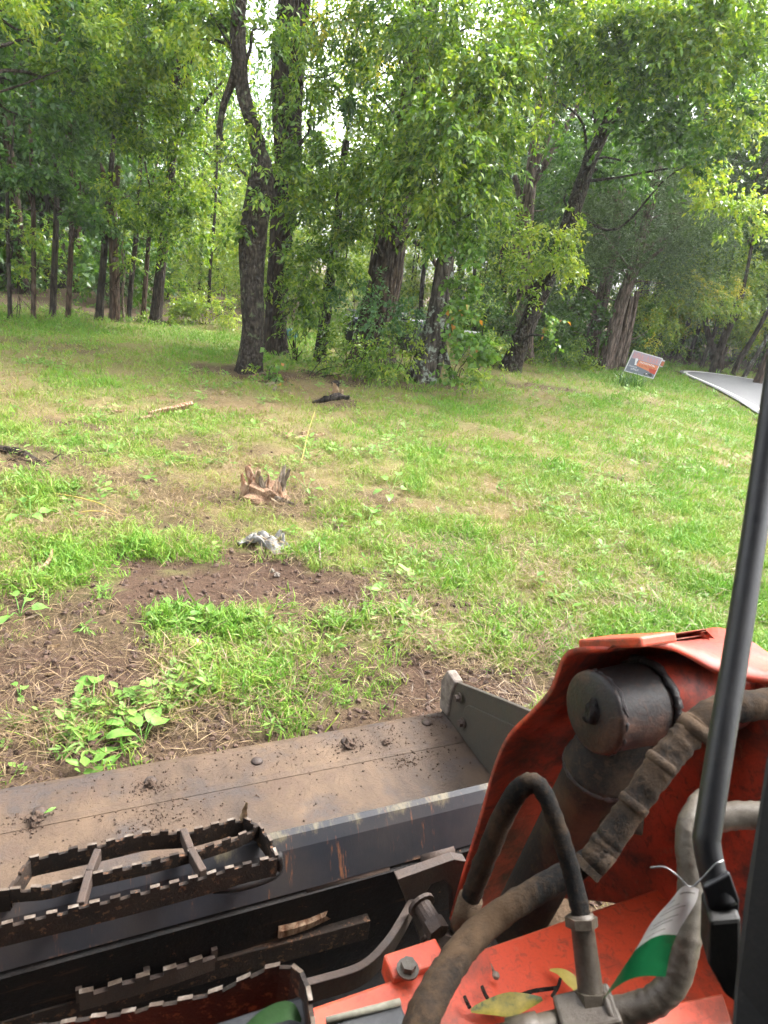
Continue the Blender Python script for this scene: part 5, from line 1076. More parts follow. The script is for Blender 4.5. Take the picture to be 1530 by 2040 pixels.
# ------------------------------------------------------------------ yard signs, stake, things behind the clump
def at_ground(x, y, dz=0.0):
    p = gp(x, y); return np.array([p[0], p[1], float(gz(p[0], p[1])) + dz])
def flat_mat(name, col, rough=.5):
    q = NT(name); return q.done(q.bsdf(col, rough, 0, .4))
for nm, c in (('ink_slate', (.10, .11, .14)), ('ink_mauve', (.24, .18, .22)), ('ink_orange', (.40, .13, .06)), ('ink_red', (.30, .035, .022)), ('ink_pink', (.36, .15, .15)), ('ink_pale', (.45, .45, .48)), ('ink_dark', (.02, .02, .022)), ('ink_brown', (.20, .05, .02))): flat_mat(nm, c)
Ys = at_ground(1275, 768)[1]
TLc, TRc, BLc = yp(1262, 697, Ys), yp(1321, 714, Ys + .25), yp(1243, 739, Ys)
BRc = TRc + (BLc - TLc); sx = (TRc - TLc); sy = (BLc - TLc); nrm = _unit(np.cross(sx, sy)); nrm = nrm if nrm[1] < 0 else -nrm
bs = (TLc + TRc + BLc + BRc) / 4; gzs = float(gz(bs[0], bs[1])); ys = empty('yard_sign', (bs[0], bs[1], gzs)); o0 = np.array(ys.location)
tag(ys, 'tilted yard sign with orange and dark print and white border, on a black wire stake', 'sign')
def sp(a, b, d=0.0): return TLc + sx * a + sy * b + nrm * d - o0
def srect(a0, b0, a1, b1, d, name, mat, par):
    return mesh(name, [sp(a0, b0, d), sp(a1, b0, d), sp(a1, b1, d), sp(a0, b1, d)], [(0, 1, 2, 3)], MAT[mat], par)
brd = MB().slab([sp(0, 0), sp(1, 0), sp(1, 1), sp(0, 1)], -nrm * .006).build('panel', MAT['sign_white'], ys)
srect(.03, .035, .97, .965, .002, 'printed_ground', 'ink_slate', brd)
srect(.03, .04, .97, .36, .004, 'printed_band', 'ink_mauve', brd)
mesh('printed_patch', [sp(.30, .36, .004), sp(.97, .38, .004), sp(.97, .78, .004), sp(.62, .70, .004), (sp(.28, .62, .004))], [(0, 1, 2, 3, 4)], MAT['ink_orange'], brd)
mesh('printed_patch', [sp(.70, .60, .006), sp(.97, .58, .006), sp(.97, .80, .006), sp(.78, .76, .006)], [(0, 1, 2, 3)], MAT['ink_red'], brd)
rs = np.random.default_rng(9)
def letters(b0, b1, a0, a1, n, mat, d):
    mb = MB(); w = (a1 - a0) / n
    for i in range(n):
        a = a0 + i * w
        for (p0, q0, p1, q1) in [(.08, 0, .26, 1), (.08, 0, .80, .2), (.62, .1, .80, 1)] if rs.uniform() < .5 else [(.08, 0, .26, 1), (.08, .8, .8, 1), (.08, .42, .65, .58)]:
            mb.add([sp(a + w * p0, b0 + (b1 - b0) * q0, d), sp(a + w * p1, b0 + (b1 - b0) * q0, d), sp(a + w * p1, b0 + (b1 - b0) * q1, d), sp(a + w * p0, b0 + (b1 - b0) * q1, d)], [(0, 1, 2, 3)])
    o = mb.build('lettering', MAT[mat], brd); o['kind'] = 'stuff'
letters(.08, .30, .07, .42, 4, 'ink_pink', .007); letters(.09, .30, .52, .92, 4, 'ink_pink', .007)
letters(.40, .48, .34, .88, 6, 'ink_pale', .008); letters(.52, .60, .36, .90, 7, 'ink_brown', .009)
letters(.66, .73, .06, .34, 7, 'ink_pale', .008); letters(.77, .85, .16, .42, 5, 'ink_pale', .008)
mesh('printed_figure', [sp(.17, .34, .006), sp(.23, .30, .006), sp(.27, .36, .006), sp(.25, .48, .006), sp(.29, .60, .006), sp(.22, .62, .006), sp(.20, .48, .006)], [tuple(range(7))], MAT['ink_pale'], brd)
mesh('printed_emblem', [sp(.60, .90, .006), sp(.70, .80, .006), sp(.76, .84, .006), sp(.84, .78, .006), sp(.93, .90, .006), sp(.86, .94, .006), sp(.76, .88, .006), sp(.68, .94, .006)], [tuple(range(8))], MAT['ink_dark'], brd)
mesh('printed_emblem', [sp(.66, .88, .008), sp(.70, .82, .008), sp(.75, .86, .008), sp(.70, .89, .008)], [(0, 1, 2, 3)], MAT['ink_pale'], brd)
mb = MB(); e1 = sp(-.01, 1.25, -.003); MB().tube([sp(-.01, .25, -.004), sp(-.01, 1.0, -.004), sp(-.02, 1.15, -.004), sp(-.06, 1.55, -.004)], .004, 6).build('wire_leg', MAT['black_wire'], ys, True)
gl = sp(1.0, 1.35, -.004); gl2 = sp(.74, 1.62, -.004)
MB().tube(crom([sp(1.01, .15, -.004), sp(1.01, 1.0, -.004), sp(1.005, 1.2, -.004), sp(.96, 1.36, -.004), sp(.84, 1.48, -.004), np.array([gl2[0], gl2[1], min(gl2[2], .02)])], 4), .004, 6).build('wire_leg', MAT['black_wire'], ys, True)
y2 = at_ground(1318, 752); Y2 = 17.6; a, b, c, d = [yp(x_, y_, Y2) for x_, y_ in ((1318, 716), (1325, 718), (1320, 732), (1314, 730))]
s2 = empty('small_sign', (float(a[0]), Y2, 0)); o2 = np.array(s2.location); tag(s2, 'small orange and white sign peeking out behind the yard sign', 'sign')
MB().slab([a - o2, b - o2, c - o2, d - o2], (0, .01, 0)).build('panel', MAT['sign_white'], s2)
mesh('printed_patch', [p - o2 + [0, -.004, 0] for p in (a * .8 + d * .2, b * .8 + c * .2, c * .85 + b * .15, d * .85 + a * .15)], [(0, 1, 2, 3)], MAT['ink_orange'], s2)
MB().tube([(c + d) / 2 - o2 + [0, .005, 0], (c + d) / 2 * [1, 1, 0] - o2 * [1, 1, 0] + [0, .005, -.05]], .008, 6).build('post', MAT['dead_wood'], s2, True)
pb_ = at_ground(1107, 724); st = MB().tube([pb_ - [0, 0, .05], yp(1108, 694, pb_[1])], [.014, .013], 6).build('wooden_stake', MAT['pale_wood']); tag(st, 'thin pale wooden stake in the weeds left of the twin cedar', 'stake')
# quad bike half hidden behind the thickest trunk
av = empty('quad_bike', tuple(at_ground(765, 690)), .35); av.location[1] = 14.6; bvx = yp(768, 690, 14.6); av.location = (bvx[0], 14.6, float(gz(bvx[0], 14.6))); tag(av, 'dark quad bike half hidden behind the thickest ridged trunk', 'quad bike')
for (u_, v_) in ((-.55, -.38), (.55, -.38), (-.55, .38), (.55, .38)):
    w_ = MB(); n_ = 24; w_.tube([(u_, v_ - .11, .27), (u_, v_ - .09, .27), (u_, v_ + .09, .27), (u_, v_ + .11, .27)], [.20, .27, .27, .20], n_)
    wo_ = w_.build('wheel', MAT['atv_black'], av, True); MB().tube([(u_, v_ - .115, .27), (u_, v_ + .115, .27)], [.10, .10], 14).build('rim', MAT['zinc'], wo_)
bevel(MB().prism([(-.30, .38), (-.22, .62), (.22, .62), (.30, .38)], -.42, .42).build('body', MAT['atv_black'], av), .05)
bevel(MB().box((.10, 0, .72), (.34, .15, .07)).build('seat', MAT['atv_black'], av), .04)
for u_ in (-.58, .58): bevel(MB().box((u_, 0, .60), (.26, .46, .03)).build('fender', MAT['atv_blue'], av), .03)
for u_ in (-.62, .66):
    m_ = MB(); [m_.tube([(u_ - .22, t, .74), (u_ + .22, t, .74)], .012, 6) for t in (-.3, -.1, .1, .3)]; [m_.tube([(u_ + t, -.32, .74), (u_ + t, .32, .74)], .012, 6) for t in (-.22, .22)]; m_.build('rack', MAT['atv_black'], av)
MB().tube(crom([(-.30, -.36, .98), (-.28, -.12, 1.0), (-.28, .12, 1.0), (-.30, .36, .98)], 4), .014, 8).build('handlebar', MAT['atv_black'], av, True)
MB().tube([(-.38, 0, .58), (-.28, 0, 1.0)], [.03, .025], 8).build('steering_column', MAT['atv_black'], av)
bevel(MB().box((-.36, 0, .94), (.05, .09, .06)).build('headlight', MAT['panel_white'], av), .02)
p = yp(576, 662, 14.4); tp = MB().slab([(-.14, 0, -.12), (.14, .05, -.12), (.12, .05, .04), (.02, .02, .11), (-.10, 0, .09)], (0, .25, 0)).build('tarp_bundle', MAT['teal_tarp']); bevel(tp, .04); tp.location = (p[0], p[1], float(gz(p[0], p[1])) + .12); tag(tp, 'teal bundle on the grass between the bent and slender trunks', 'bundle')
for k, (x_, y_, w_, h_, Yv) in enumerate(((830, 640, .75, .16, 16.0), (942, 664, .42, .16, 15.6))):
    p = yp(x_, y_, Yv); g_ = float(gz(p[0], Yv)); pn = empty('white_table', (p[0], Yv, g_)); zt = p[2] - g_
    bevel(MB().box((0, 0, zt), (w_ / 2, .25, .03)).build('top', MAT['panel_white'], pn), .01); MB().box((0, -.2, zt - .10), (w_ / 2 - .04, .012, .06)).build('apron', MAT['panel_white'], pn)
    for sx_ in (-1, 1):
        for sy_ in (-1, 1): MB().tube([(sx_ * (w_ / 2 - .05), sy_ * .2, zt), (sx_ * (w_ / 2 - .05), sy_ * .2, -.02)], .016, 6).build('leg', MAT['panel_white'], pn)
    tag(pn, ['white flat-topped thing half hidden by leaves behind the ivy trunk', 'small white flat-topped thing in the greenery right of the ivy trunk'][k], 'table')

# ------------------------------------------------------------------ stumps, wood and litter on the grass
def shard(mb, a, b, w, t, twist=0.0, tip=.3, seed=0, n=5):
    """splintered piece of wood from a to b: tapering ragged prism"""
    q = np.random.default_rng(seed); a = np.asarray(a, float); b = np.asarray(b, float); d = _unit(b - a); s = _unit(np.cross(d, [0.2, 1, .1])); u = np.cross(d, s); V = []; m = 6
    ph = q.uniform(.75, 1.2, m)
    for i in range(n + 1):
        f = i / n; k = (1 - (1 - tip) * f ** 1.5); c = a + (b - a) * f + s * q.normal(0, .06 * w)
        for j in range(m):
            th = 2 * PI * j / m + twist * f; V.append(c + s * math.cos(th) * w * .5 * k * ph[j] + u * math.sin(th) * t * .5 * k * ph[j] + d * (q.uniform(-.1, .25) * w if i == n else 0))
    F = [(i * m + j, i * m + (j + 1) % m, (i + 1) * m + (j + 1) % m, (i + 1) * m + j) for i in range(n) for j in range(m)] + [tuple(range(m - 1, -1, -1)), tuple(range(n * m, n * m + m))]
    return mb.add(V, F)
sb = at_ground(532, 1003); sp_root = empty('splintered_stump', tuple(sb)); tag(sp_root, 'shattered stump with red-brown and pale upright splinters', 'stump'); Yt = sb[1]
for k, (x0, y0, x1, y1, w, t, m_) in enumerate([(512, 985, 496, 932, .085, .10, 'torn_wood'), (520, 990, 516, 938, .05, .05, 'pale_wood'), (552, 985, 566, 928, .075, .06, 'dead_wood'), (540, 1000, 534, 946, .045, .05, 'torn_wood'), (556, 975, 574, 936, .035, .04, 'dead_wood'),
                                                (505, 1000, 520, 962, .06, .06, 'torn_wood'), (526, 1008, 530, 975, .045, .05, 'dead_wood'), (548, 985, 578, 1004, .035, .035, 'dead_wood'), (515, 992, 545, 955, .03, .03, 'dead_wood'), (500, 978, 512, 935, .05, .06, 'torn_wood'), (540, 985, 553, 950, .03, .04, 'torn_wood'), (490, 985, 488, 945, .05, .06, 'torn_wood'), (498, 1000, 486, 968, .06, .06, 'torn_wood'), (560, 1000, 556, 962, .05, .05, 'torn_wood'), (530, 990, 524, 950, .05, .05, 'dead_wood'), (520, 1012, 512, 992, .05, .05, 'torn_wood')]):
    mb = MB(); dy = rm.uniform(-.05, .07); shard(mb, yp(x0, y0, Yt + dy) - sb - [0, 0, .02], yp(x1 + rm.normal(0, 5), y1, Yt + dy + rm.uniform(-.06, .06)) - sb, w * 1.25, t * rm.uniform(.5, 1), .4, rm.uniform(.15, .5), 500 + k); mb.build('splinter', MAT[m_], sp_root)
lump('root_crown', (-.01, .05, .03), (.17, .12, .11), 530, 'torn_wood', .5, sp_root)
bl = at_ground(660, 812); bw = MB(); q0, q1 = yp(622, 806, bl[1]), yp(696, 798, bl[1] - .1)
trunk_mesh(bw, [q0 - bl + [0, 0, .0], q0 * .6 + q1 * .4 - bl + [0, .02, .02], q0 * .3 + q1 * .7 - bl + [0, -.02, .03], q1 - bl + [0, 0, .01]], [.015, .032, .035, .018], np.random.default_rng(3), 12, .6, False, 6)
o = bw.build('charred_log', MAT['burnt_wood'], None, True); o.location = tuple(bl + [0, 0, .03]); tag(o, 'short charred black log lying in front of the small pale stump', 'log')
ps = at_ground(672, 792); o = empty('cut_stump', tuple(ps)); tag(o, 'small pale freshly torn stump standing behind the charred log', 'stump')
for k, (x0, y0, x1, y1, w) in enumerate([(668, 793, 668, 764, .10), (676, 793, 682, 778, .07), (660, 793, 658, 780, .06)]):
    mb = MB(); shard(mb, yp(x0, y0, ps[1]) - ps - [0, 0, .03], yp(x1, y1, ps[1]) - ps, w, w, .3, .7, 540 + k); mb.build('splinter', MAT['pale_wood'], o)
lump('bark_cap', tuple(yp(669, 764, ps[1] + .03) - ps), (.05, .05, .04), 544, 'burnt_wood', .8, o)
def stick(name, label, cat, pts, r0, r1, mat, grp=None, lift=.012, hz=None):
    P = []
    for i, q in enumerate(pts):
        p = at_ground(q[0], q[1]); P.append(p + [0, 0, lift + (q[2] if len(q) > 2 else 0)])
    C_ = crom(P, 5); b = C_[0].copy(); mb = MB().tube(C_ - b, np.linspace(r0, r1, len(C_)), 7, True, 0, lambda i, j, m, n: .8 + .4 * float(vnoise(i * .9, j * 1.3, 3)))
    o = mb.build(name, MAT[mat], None, True); o.location = tuple(b); return tag(o, label, cat, grp)
def plank(name, label, a, b, w, t, mat, seed, cat='wood', grp=None):
    A_, B_ = at_ground(*a), at_ground(*b); mb = MB(); c = (A_ + B_) / 2; shard(mb, A_ - c, B_ - c, w, t, .3, .4, seed, 6); o = mb.build(name, MAT[mat]); o.location = tuple(c + [0, 0, t * .45]); return tag(o, label, cat, grp)
plank('wood_sliver', 'longer pale wood sliver lying on the grass left of centre', (380, 813), (296, 828), .13, .06, 'torn_wood', 551)
plank('wood_sliver', 'shorter pale wood sliver in front of the longer one', (278, 839), (316, 831), .09, .04, 'pale_wood', 552)
plank('wood_sliver', 'small pale chip left of the two slivers', (222, 825), (246, 823), .05, .03, 'pale_wood', 553)
stick('fallen_log', 'dark barked log lying at the photo edge in the grass', 'log', [(-30, 893, .0), (20, 902, .02), (50, 910, .01), (78, 925, 0)], .03, .034, 'bark_brown', None, .01)
stick('fallen_branch', 'thin dark branch lying behind the dark log', 'branch', [(14, 915), (50, 923, .02), (85, 930), (122, 920, .03)], .010, .005, 'bark_brown')
for k, (a, b, w, lab) in enumerate([((570, 876), (582, 858), .05, 'short upright wood piece in the brown hollow behind the shattered stump'), ((586, 878), (612, 866), .05, 'pale wood splinter beside the brown hollow'), ((620, 866), (648, 864), .05, 'light wood flake right of the brown hollow'), ((600, 862), (612, 857), .06, 'broken pale wood lump at the back of the brown hollow')]):
    plank('wood_splinter', lab, a, b, w, .04, ['torn_wood', 'pale_wood', 'pale_wood', 'pale_wood'][k], 560 + k, 'wood', 'wood pieces round the hollow')
ch = [(520, 748, 540, 742), (500, 755, 512, 748), (470, 768, 486, 762), (588, 742, 606, 738), (532, 770, 556, 760), (440, 785, 452, 780), (575, 790, 590, 790), (560, 780, 566, 784), (510, 762, 530, 757), (545, 778, 552, 770)]
cl_ = ['bark chip leaning at the foot of the bent trunk', 'bark chip at the very base of the bent trunk, front side', 'bark chip on the grass left below the bent trunk', 'pale bark strip between the tall and slender trunks', 'long bark strip in front of the broad-leaved sprout', 'lone bark chip farthest left of the trunk clump', 'cream flake left of the charred log', 'little round cream flake above the larger cream flake', 'bark strip just below the bent trunk', 'small bark chip below the broad-leaved sprout']
for k, (x0, y0, x1, y1) in enumerate(ch): plank('bark_chip', cl_[k], (x0, y0), (x1, y1), .07, .03, ['dead_wood', 'torn_wood', 'dead_wood', 'torn_wood', 'dead_wood', 'pale_wood', 'pale_wood', 'pale_wood', 'torn_wood', 'dead_wood'][k], 570 + k, 'bark chip', 'bark chips under the clump')
stick('pale_stick', 'curved bone-pale stick lying on the soil at the photo edge', 'stick', [(75, 1146), (92, 1138, .02), (102, 1126, .04), (104, 1118, .05)], .014, .008, 'pale_wood')
stick('grass_stalk', 'single yellow stalk standing up behind the shattered stump', 'stalk', [(597, 935), (604, 918, .08), (612, 900, .2), (623, 880, .34)], .004, .002, 'dry_yellow', None, 0)
stick('grass_stalk', 'long yellow-green stalk lying left of the shattered stump', 'stalk', [(108, 990, .02), (160, 1005, .04), (205, 1018, .03), (245, 1036)], .005, .003, 'dry_yellow')
stick('grass_stalk', 'second yellow-green stalk lying below the long one', 'stalk', [(150, 1030, .02), (190, 1032, .03), (235, 1034)], .004, .003, 'dry_yellow')
stick('dry_twig', 'pale twig running right across the straw below the shattered stump', 'twig', [(660, 1046), (700, 1052, .01), (745, 1058, .01), (800, 1064)], .006, .004, 'dead_wood')
stick('dry_twig', 'short pale twig poking out of the soil bank', 'twig', [(634, 1100, .05), (636, 1118, .02), (640, 1134)], .007, .006, 'dead_wood')
stick('dry_twig', 'pale twig on the soil below the white rag', 'twig', [(560, 1062), (580, 1070), (612, 1080)], .005, .003, 'dead_wood')
for k, (x_, y_, s_, lab) in enumerate([(104, 1283, .035, 'white wood chip on the soil below the yellow puff'), (68, 1332, .03, 'white curled chip on the soil near the photo edge'), (100, 1340, .032, 'pale chip right of the curled white chip'), (148, 1565, .035, 'cream chip just above the cutting edge, near the photo edge'), (120, 1545, .05, 'tan leaf scrap above the cutting edge'), (66, 1330, .02, 'thin white shaving on the soil')][:5]):
    plank('wood_chip', lab, (x_ - 10, y_ + 3), (x_ + 12, y_ - 3), s_, .012, 'pale_wood', 590 + k, 'wood chip', 'pale chips on the soil')
for k, (x_, y_, s_, lab) in enumerate([(542, 1130, .016, 'grey pebble on the bare soil below the white rag'), (552, 1138, .018, 'second grey pebble beside the first on bare soil'), (722, 1142, .016, 'grey pebble at the right end of the bare soil')]):
    o = lump('pebble', tuple(at_ground(x_, y_, .006)), s_, 600 + k, 'stone', .6, None, 2); tag(o, lab, 'pebble', 'pebbles on the bare soil')
o = lump('puffball', tuple(at_ground(391, 1280, .012)), (.026, .024, .02), 610, 'mushroom', .7, None, 3); tag(o, 'small yellow ragged puff in the weeds near the soil', 'mushroom')
# crumpled white rag
rg = at_ground(530, 1082); G = 40; V = []; q = np.random.default_rng(8)
for j in range(22):
    for i in range(G):
        a, b = i / (G - 1) - .5, j / 21 - .5
        h = .045 * math.exp(-((a + .12) / .16) ** 2) + .03 * math.exp(-((a - .18) / .1) ** 2) + .022 * math.sin(a * 26 + b * 9) * (.6 + b) + .016 * math.sin(b * 22 + a * 14) + (fbm(np.array(a * 9), np.array(b * 9), 5) - .5) * .05
        V.append((a * .30 + .025 * math.sin(b * 8), b * .15 * (1 + .5 * math.sin(a * 9)) + .03 * math.sin(a * 12), max(.004, float(h) + .012 - .05 * (abs(a) ** 2))))
F = [(j * G + i, j * G + i + 1, (j + 1) * G + i + 1, (j + 1) * G + i) for j in range(21) for i in range(G - 1) if not (((i * 7 + j * 3) % 29 < 5) and j > 13)]
o = mesh('crumpled_rag', V, F, MAT['cloth'], None, True); so = o.modifiers.new('thick', 'SOLIDIFY'); so.thickness = .003; o.location = tuple(rg + [0, 0, .012]); o.rotation_euler = (0, 0, -.25); tag(o, 'crumpled dirty white rag on the edge of the bare soil', 'rag')
# single weeds near the bucket
def weed(name, label, base, lf, seed, mat='weed_one', ll=.10, lw=.055):
    b = at_ground(*base); r = np.random.default_rng(seed); root = empty(name, tuple(b)); tag(root, label, 'weed')
    for (x_, y_, h) in lf:
        t = at_ground(x_, y_) - b; t[2] = h; d = _unit(t * np.array([1, 1, 0]) + 1e-6); s = np.array([-d[1], d[0], 0]); 
        m_ = MB(); m_.tube(crom([np.zeros(3), t * .5 + [0, 0, .02], t], 3), [.0022] * 7, 5); m_.build('stem', MAT[mat], root, True)
        V = []; F = []; n = 6; l_ = ll * r.uniform(.8, 1.15); w_ = lw * r.uniform(.8, 1.15); el = r.uniform(-.15, .35)
        for i in range(n + 1):
            f = i / n; ww = w_ * math.sin(PI * min(1, f * .92 + .06)) ** .8 * (1.1 - .35 * f); c = t + d * l_ * (f - .15) + np.array([0, 0, el * l_ * f - .35 * l_ * f * f])
            wav = .12 * w_ * math.sin(5 * f + r.uniform(0, 1))
            V += [c + s * ww * .5 + [0, 0, .12 * ww + wav], c, c - s * ww * .5 + [0, 0, .12 * ww - wav]]
        for i in range(n): F += [(3 * i, 3 * i + 1, 3 * i + 4, 3 * i + 3), (3 * i + 1, 3 * i + 2, 3 * i + 5, 3 * i + 4)]
        mesh('leaf', V, F, MAT[mat], root, True)
q = NT('dark_leaf'); nz = q.noise(60, 3, .6, stretch=(1, 1, 1)); q.done(q.bsdf(q.ramp(nz, [(.3, (.012, .035, .008)), (.7, (.012, .03, .008))]), .75, 0, .15, q.bump(nz, .3, .003)))
q = NT('weed_one'); nz = q.noise(18, 4, .6); cc = q.ramp(nz, [(.3, (.085, .20, .03)), (.7, (.16, .32, .055))]); tr = q.n('BsdfTranslucent'); q.l(cc, tr.inputs[0]); mx = q.n('MixShader'); mx.inputs[0].default_value = .3; q.l(q.bsdf(cc, .45, 0, .4, q.bump(nz, .3, .004)), mx.inputs[1]); q.l(tr.outputs[0], mx.inputs[2]); q.done(mx.outputs[0])
weed('broadleaf_weed', 'broad-leaved weed on bare soil just above the bucket edge', (285, 1470), [(300, 1440, .05), (275, 1452, .06), (240, 1450, .05), (225, 1485, .02), (230, 1500, .02), (262, 1470, .05), (310, 1452, .07)], 701)
weed('broadleaf_weed', 'single large round leaf in the weeds left of the puff', (185, 1400), [(172, 1380, .05), (190, 1376, .06)], 702, ll=.11, lw=.075)
weed('broadleaf_weed', 'leafy weed at the left end of the bare soil', (40, 1225), [(30, 1200, .05), (55, 1210, .05), (70, 1222, .04), (20, 1235, .03), (60, 1200, .07)], 703, ll=.08, lw=.05)
weed('broadleaf_weed', 'pale leafy weed beside the lying yellow stalks', (60, 1035), [(45, 1015, .06), (70, 1040, .05), (38, 1040, .05), (62, 1015, .09), (85, 1030, .04)], 704, ll=.10, lw=.065)
weed('broadleaf_weed', 'leafy weed sprouting below the tall green tuft, near the bare soil', (350, 1240), [(335, 1215, .06), (360, 1222, .07), (380, 1235, .05), (320, 1235, .05), (395, 1220, .05)], 705, ll=.09, lw=.045)
weed('broadleaf_weed', 'small weed alone on the soil near the photo edge', (38, 1380), [(30, 1366, .03), (45, 1372, .03), (40, 1385, .02)], 706, ll=.05, lw=.03)
weed('broadleaf_weed', 'round-leaved weed in the grass left of the orange arm', (1165, 1165), [(1150, 1150, .05), (1175, 1150, .06), (1190, 1170, .04), (1160, 1172, .05)], 707, ll=.07, lw=.05)
weed('broadleaf_weed', 'leafy weed in the middle of the grass right of the shattered stump', (780, 985), [(765, 970, .06), (790, 965, .08), (800, 985, .05), (775, 1000, .05), (760, 988, .05)], 708, ll=.10, lw=.07)
weed('broadleaf_weed', 'leafy weed low in the grass right of the white rag', (730, 1050), [(715, 1040, .06), (740, 1035, .07), (750, 1052, .05), (725, 1062, .05)], 709, ll=.10, lw=.065)
weed('broadleaf_weed', 'leafy weed right of the shattered stump roots', (610, 985), [(600, 965, .07), (620, 975, .06), (585, 970, .06), (630, 990, .05)], 710, ll=.08, lw=.05)
# tall tussock by the yard sign
tb_ = at_ground(1255, 772); pr = blade_proto('tussock', 90, .16, .18, .40, .012, .8, 'oak_leaf', 900); pr.location = tuple(tb_); pr.scale = (1.5, 1.2, 1); COL.objects.link(pr); pr.name = 'grass_tussock'; tag(pr, 'dark grass tussock left unmown under the yard sign', 'grass tuft')

# ------------------------------------------------------------------ small things lying on the machine
wc = mz(598, 1850, .275); wcw = er * wc[0] + em * wc[1] + np.array([0, 0, wc[2] + .02]); m_ = MB(); shard(m_, -er * .055 - em * .0, er * .055 + np.array([0, 0, .004]), .055, .045, .1, .8, 801, 3); o = m_.build('wood_chunk', MAT['torn_wood']); o.location = tuple(wcw); tag(o, 'rotten tan wood chunk lying on the black bar behind the bucket', 'wood')
def W_(p): return er * p[0] + em * p[1] + np.array([0, 0, p[2]])
c = W_(mz(483, 1622, .565)); m_ = MB(); shard(m_, (0, 0, -.015), (.008, 0, .03), .014, .008, .4, .3, 811); o = m_.build('wood_chip', MAT['pale_wood']); o.location = tuple(c); tag(o, 'pale wood chip wedged on the corner of the step grate', 'wood chip')
c = W_(mz(262, 1836 - 15, .51)); 
def leafy(name, label, pts, w, mat, cat='leaf', grp=None, curl=.15):
    P = crom(pts, 4); b = P[0].copy(); P = P - b; n = len(P); T = _unit(np.gradient(P, axis=0)); N = _unit(np.cross(T, [0, 0, 1.0])); V = []; F = []
    for i in range(n):
        f = i / (n - 1); ww = w * math.sin(PI * (.04 + .92 * f)) ** .8; V += [P[i] + N[i] * ww * .5 + [0, 0, curl * ww * (1 + .6 * math.sin(9 * f))], P[i], P[i] - N[i] * ww * .5 + [0, 0, curl * ww * (1 - .6 * math.sin(7 * f))]]
    for i in range(n - 1): F += [(3 * i, 3 * i + 1, 3 * i + 4, 3 * i + 3), (3 * i + 1, 3 * i + 2, 3 * i + 5, 3 * i + 4)]
    o = mesh(name, V, F, MAT[mat], None, True); o.location = tuple(b); return tag(o, label, cat, grp)
q = NT('yellow_spotted'); nz = q.noise(40, 5, .7); q.done(q.bsdf(q.ramp(nz, [(.38, (.03, .045, .006)), (.5, (.14, .11, .008)), (.68, (.22, .16, .018))]), .5, 0, .4, q.bump(nz, .3, .003)))
zL = .612
leafy('fallen_leaf', 'yellow and green spotted leaf lying on the orange crossmember', [W_(mz(938, 2014, zL)), W_(mz(985, 2008, zL + .006)), W_(mz(1030, 2002, zL + .010)), W_(mz(1080, 1990, zL + .014))], .034, 'yellow_spotted')
leafy('fallen_leaf', 'brown curled leaf beside the metal hose fitting', [W_(mz(1095, 1932, zL)), W_(mz(1120, 1940, zL + .012)), W_(mz(1145, 1965, zL + .014)), W_(mz(1150, 1985, zL + .01))], .022, 'dry_yellow')
leafy('fallen_leaf', 'dark green leaf lying on the entry step tread', [W_(md(485, 2050, .87)), W_(md(530, 2026, .87)), W_(md(575, 2018, .87)), W_(md(600, 2034, .87))], .024, 'dark_leaf')
leafy('leaf_scrap', 'little green leaf scrap on the bucket floor', [W_(mz(88, 1620, .062)), W_(mz(100, 1614, .066)), W_(mz(112, 1608, .064))], .012, 'weed_one')
m_ = MB().tube(crom([(0, 0, 0), W_(mz(985, 1938, zL + .004)) - W_(mz(978, 1920, zL + .004)), W_(mz(992, 1950, zL + .006)) - W_(mz(978, 1920, zL + .004))], 4), [.001, .001, .002, .002, .004, .006, .0065, .005, .002], 8); o = m_.build('seed_pod', MAT['dead_wood'], None, True); o.location = tuple(W_(mz(978, 1920, zL + .004))); tag(o, 'pale brown seed pod on the orange crossmember', 'seed')
for k, (a, b, c_, lab) in enumerate([((1020, 1990), (1060, 1975), (1110, 1968), 'dark twig lying behind the yellow spotted leaf'), ((960, 1965), (966, 1980), (972, 1990), 'short dark twig stub on the orange crossmember'), ((925, 1985), (930, 1996), (936, 2008), 'tiny dark stub near the hose on the orange crossmember'), ((1100, 1985), (1112, 1965), (1116, 1950), 'knotted dark twig beside the brown curled leaf')]):
    P = [W_(mz(x_, y_, zL + .006 + .01 * (k == 3))) for x_, y_ in (a, b, c_)]; m_ = MB().tube(crom([p - P[0] for p in P], 4), [.003] * 9, 6); o = m_.build('twig', MAT['bark_brown'], None, True); o.location = tuple(P[0]); tag(o, lab, 'twig', 'twigs on the crossmember')
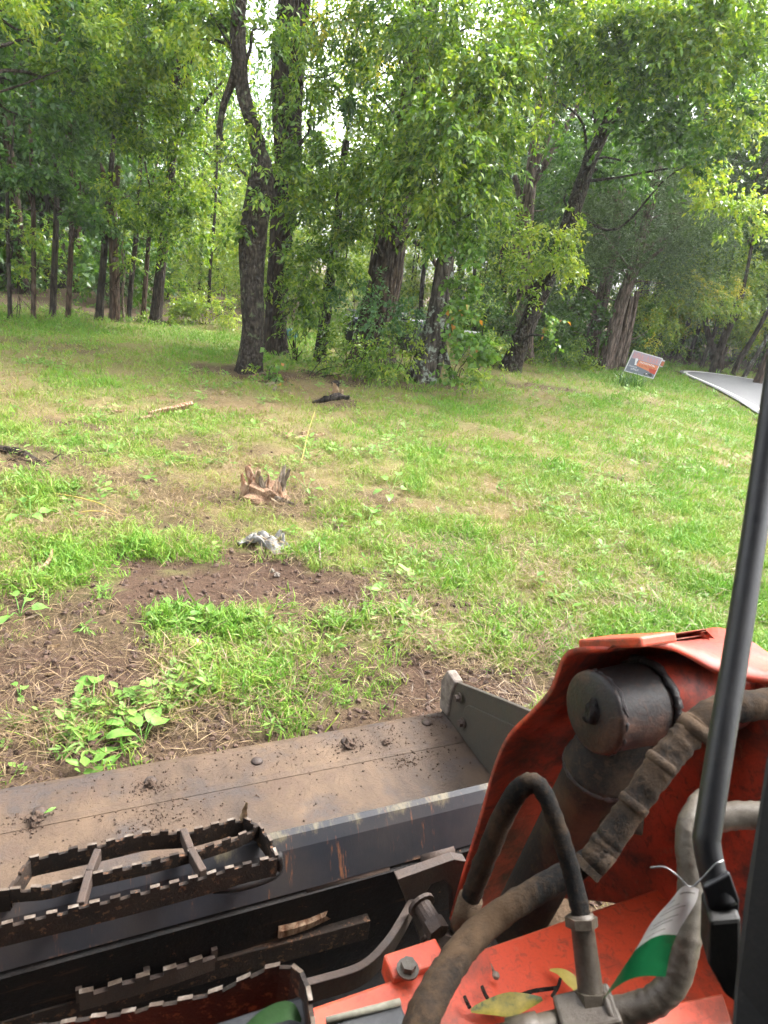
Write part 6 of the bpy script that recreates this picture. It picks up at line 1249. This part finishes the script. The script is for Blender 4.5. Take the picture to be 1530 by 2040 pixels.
# inspection tag on a wire
tg = empty('hang_tag', tuple(W_(md(1392, 1772, .655)))); t0 = np.array(tg.location); tag(tg, 'curled white and green paper tag wired to the dark guard tube', 'tag')
L_ = [(1340, 1790, .66), (1300, 1835, .67), (1270, 1885, .675), (1235, 1938, .68), (1200, 1992, .685)]; Rr_ = [(1393, 1772, .65), (1385, 1800, .65), (1352, 1855, .66), (1335, 1900, .67), (1326, 1946, .675)]
Lc, Rc = crom([W_(md(*p_)) for p_ in L_], 6), crom([W_(md(*p_)) for p_ in Rr_], 6); n_ = len(Lc); kk = 12
def sheet(i0, i1, name, mat, f0=0.0, f1=1.0, off=0.0):
    V = []; F = []; m = kk + 1
    for i in range(i0, i1 + 1):
        for k in range(m):
            f = f0 + (f1 - f0) * k / kk; p = Lc[i] + (Rc[i] - Lc[i]) * f; bow = math.sin(PI * f) * .012
            nn = _unit(np.cross(Rc[i] - Lc[i], Lc[min(i + 1, n_ - 1)] - Lc[max(i - 1, 0)])); nn = nn if nn @ (cC - p) > 0 else -nn
            V.append(p - nn * bow + nn * off - t0)
    F = [(a * m + k, a * m + k + 1, (a + 1) * m + k + 1, (a + 1) * m + k) for a in range(i1 - i0) for k in range(kk)]
    o = mesh(name, V, F, MAT[mat], tg, True); return o
sheet(0, 13, 'white_half', 'tag_white'); sheet(13, n_ - 1, 'green_half', 'tag_green')
for (i, f0, f1) in ((2, .45, .9), (3, .1, .35), (5, .15, .55), (6, .15, .75), (8, .12, .7), (9, .12, .62), (11, .15, .6)):
    V = []
    for k in range(9):
        f = f0 + (f1 - f0) * k / 8
        for e in (0, .42 if i < 4 else .22):
            A_, B_ = Lc[i] + (Lc[i + 1] - Lc[i]) * e, Rc[i] + (Rc[i + 1] - Rc[i]) * e; p = A_ + (B_ - A_) * f; nn = _unit(np.cross(B_ - A_, Lc[i + 1] - Lc[i])); nn = nn if nn @ (cC - p) > 0 else -nn; V.append(p - nn * math.sin(PI * f) * .012 + nn * .0012 - t0)
    mesh('printed_line', V, [(2 * k, 2 * k + 1, 2 * k + 3, 2 * k + 2) for k in range(8)], MAT['tag_ink'], tg)
MB().tube(crom([W_(md(x_, y_, t_)) - t0 for x_, y_, t_ in ((1295, 1728, .66), (1325, 1728, .655), (1350, 1745, .65), (1375, 1767, .648), (1400, 1748, .648), (1425, 1722, .645), (1442, 1714, .648))], 5), .0008, 6).build('wire', MAT['steel_wire'], tg, True)
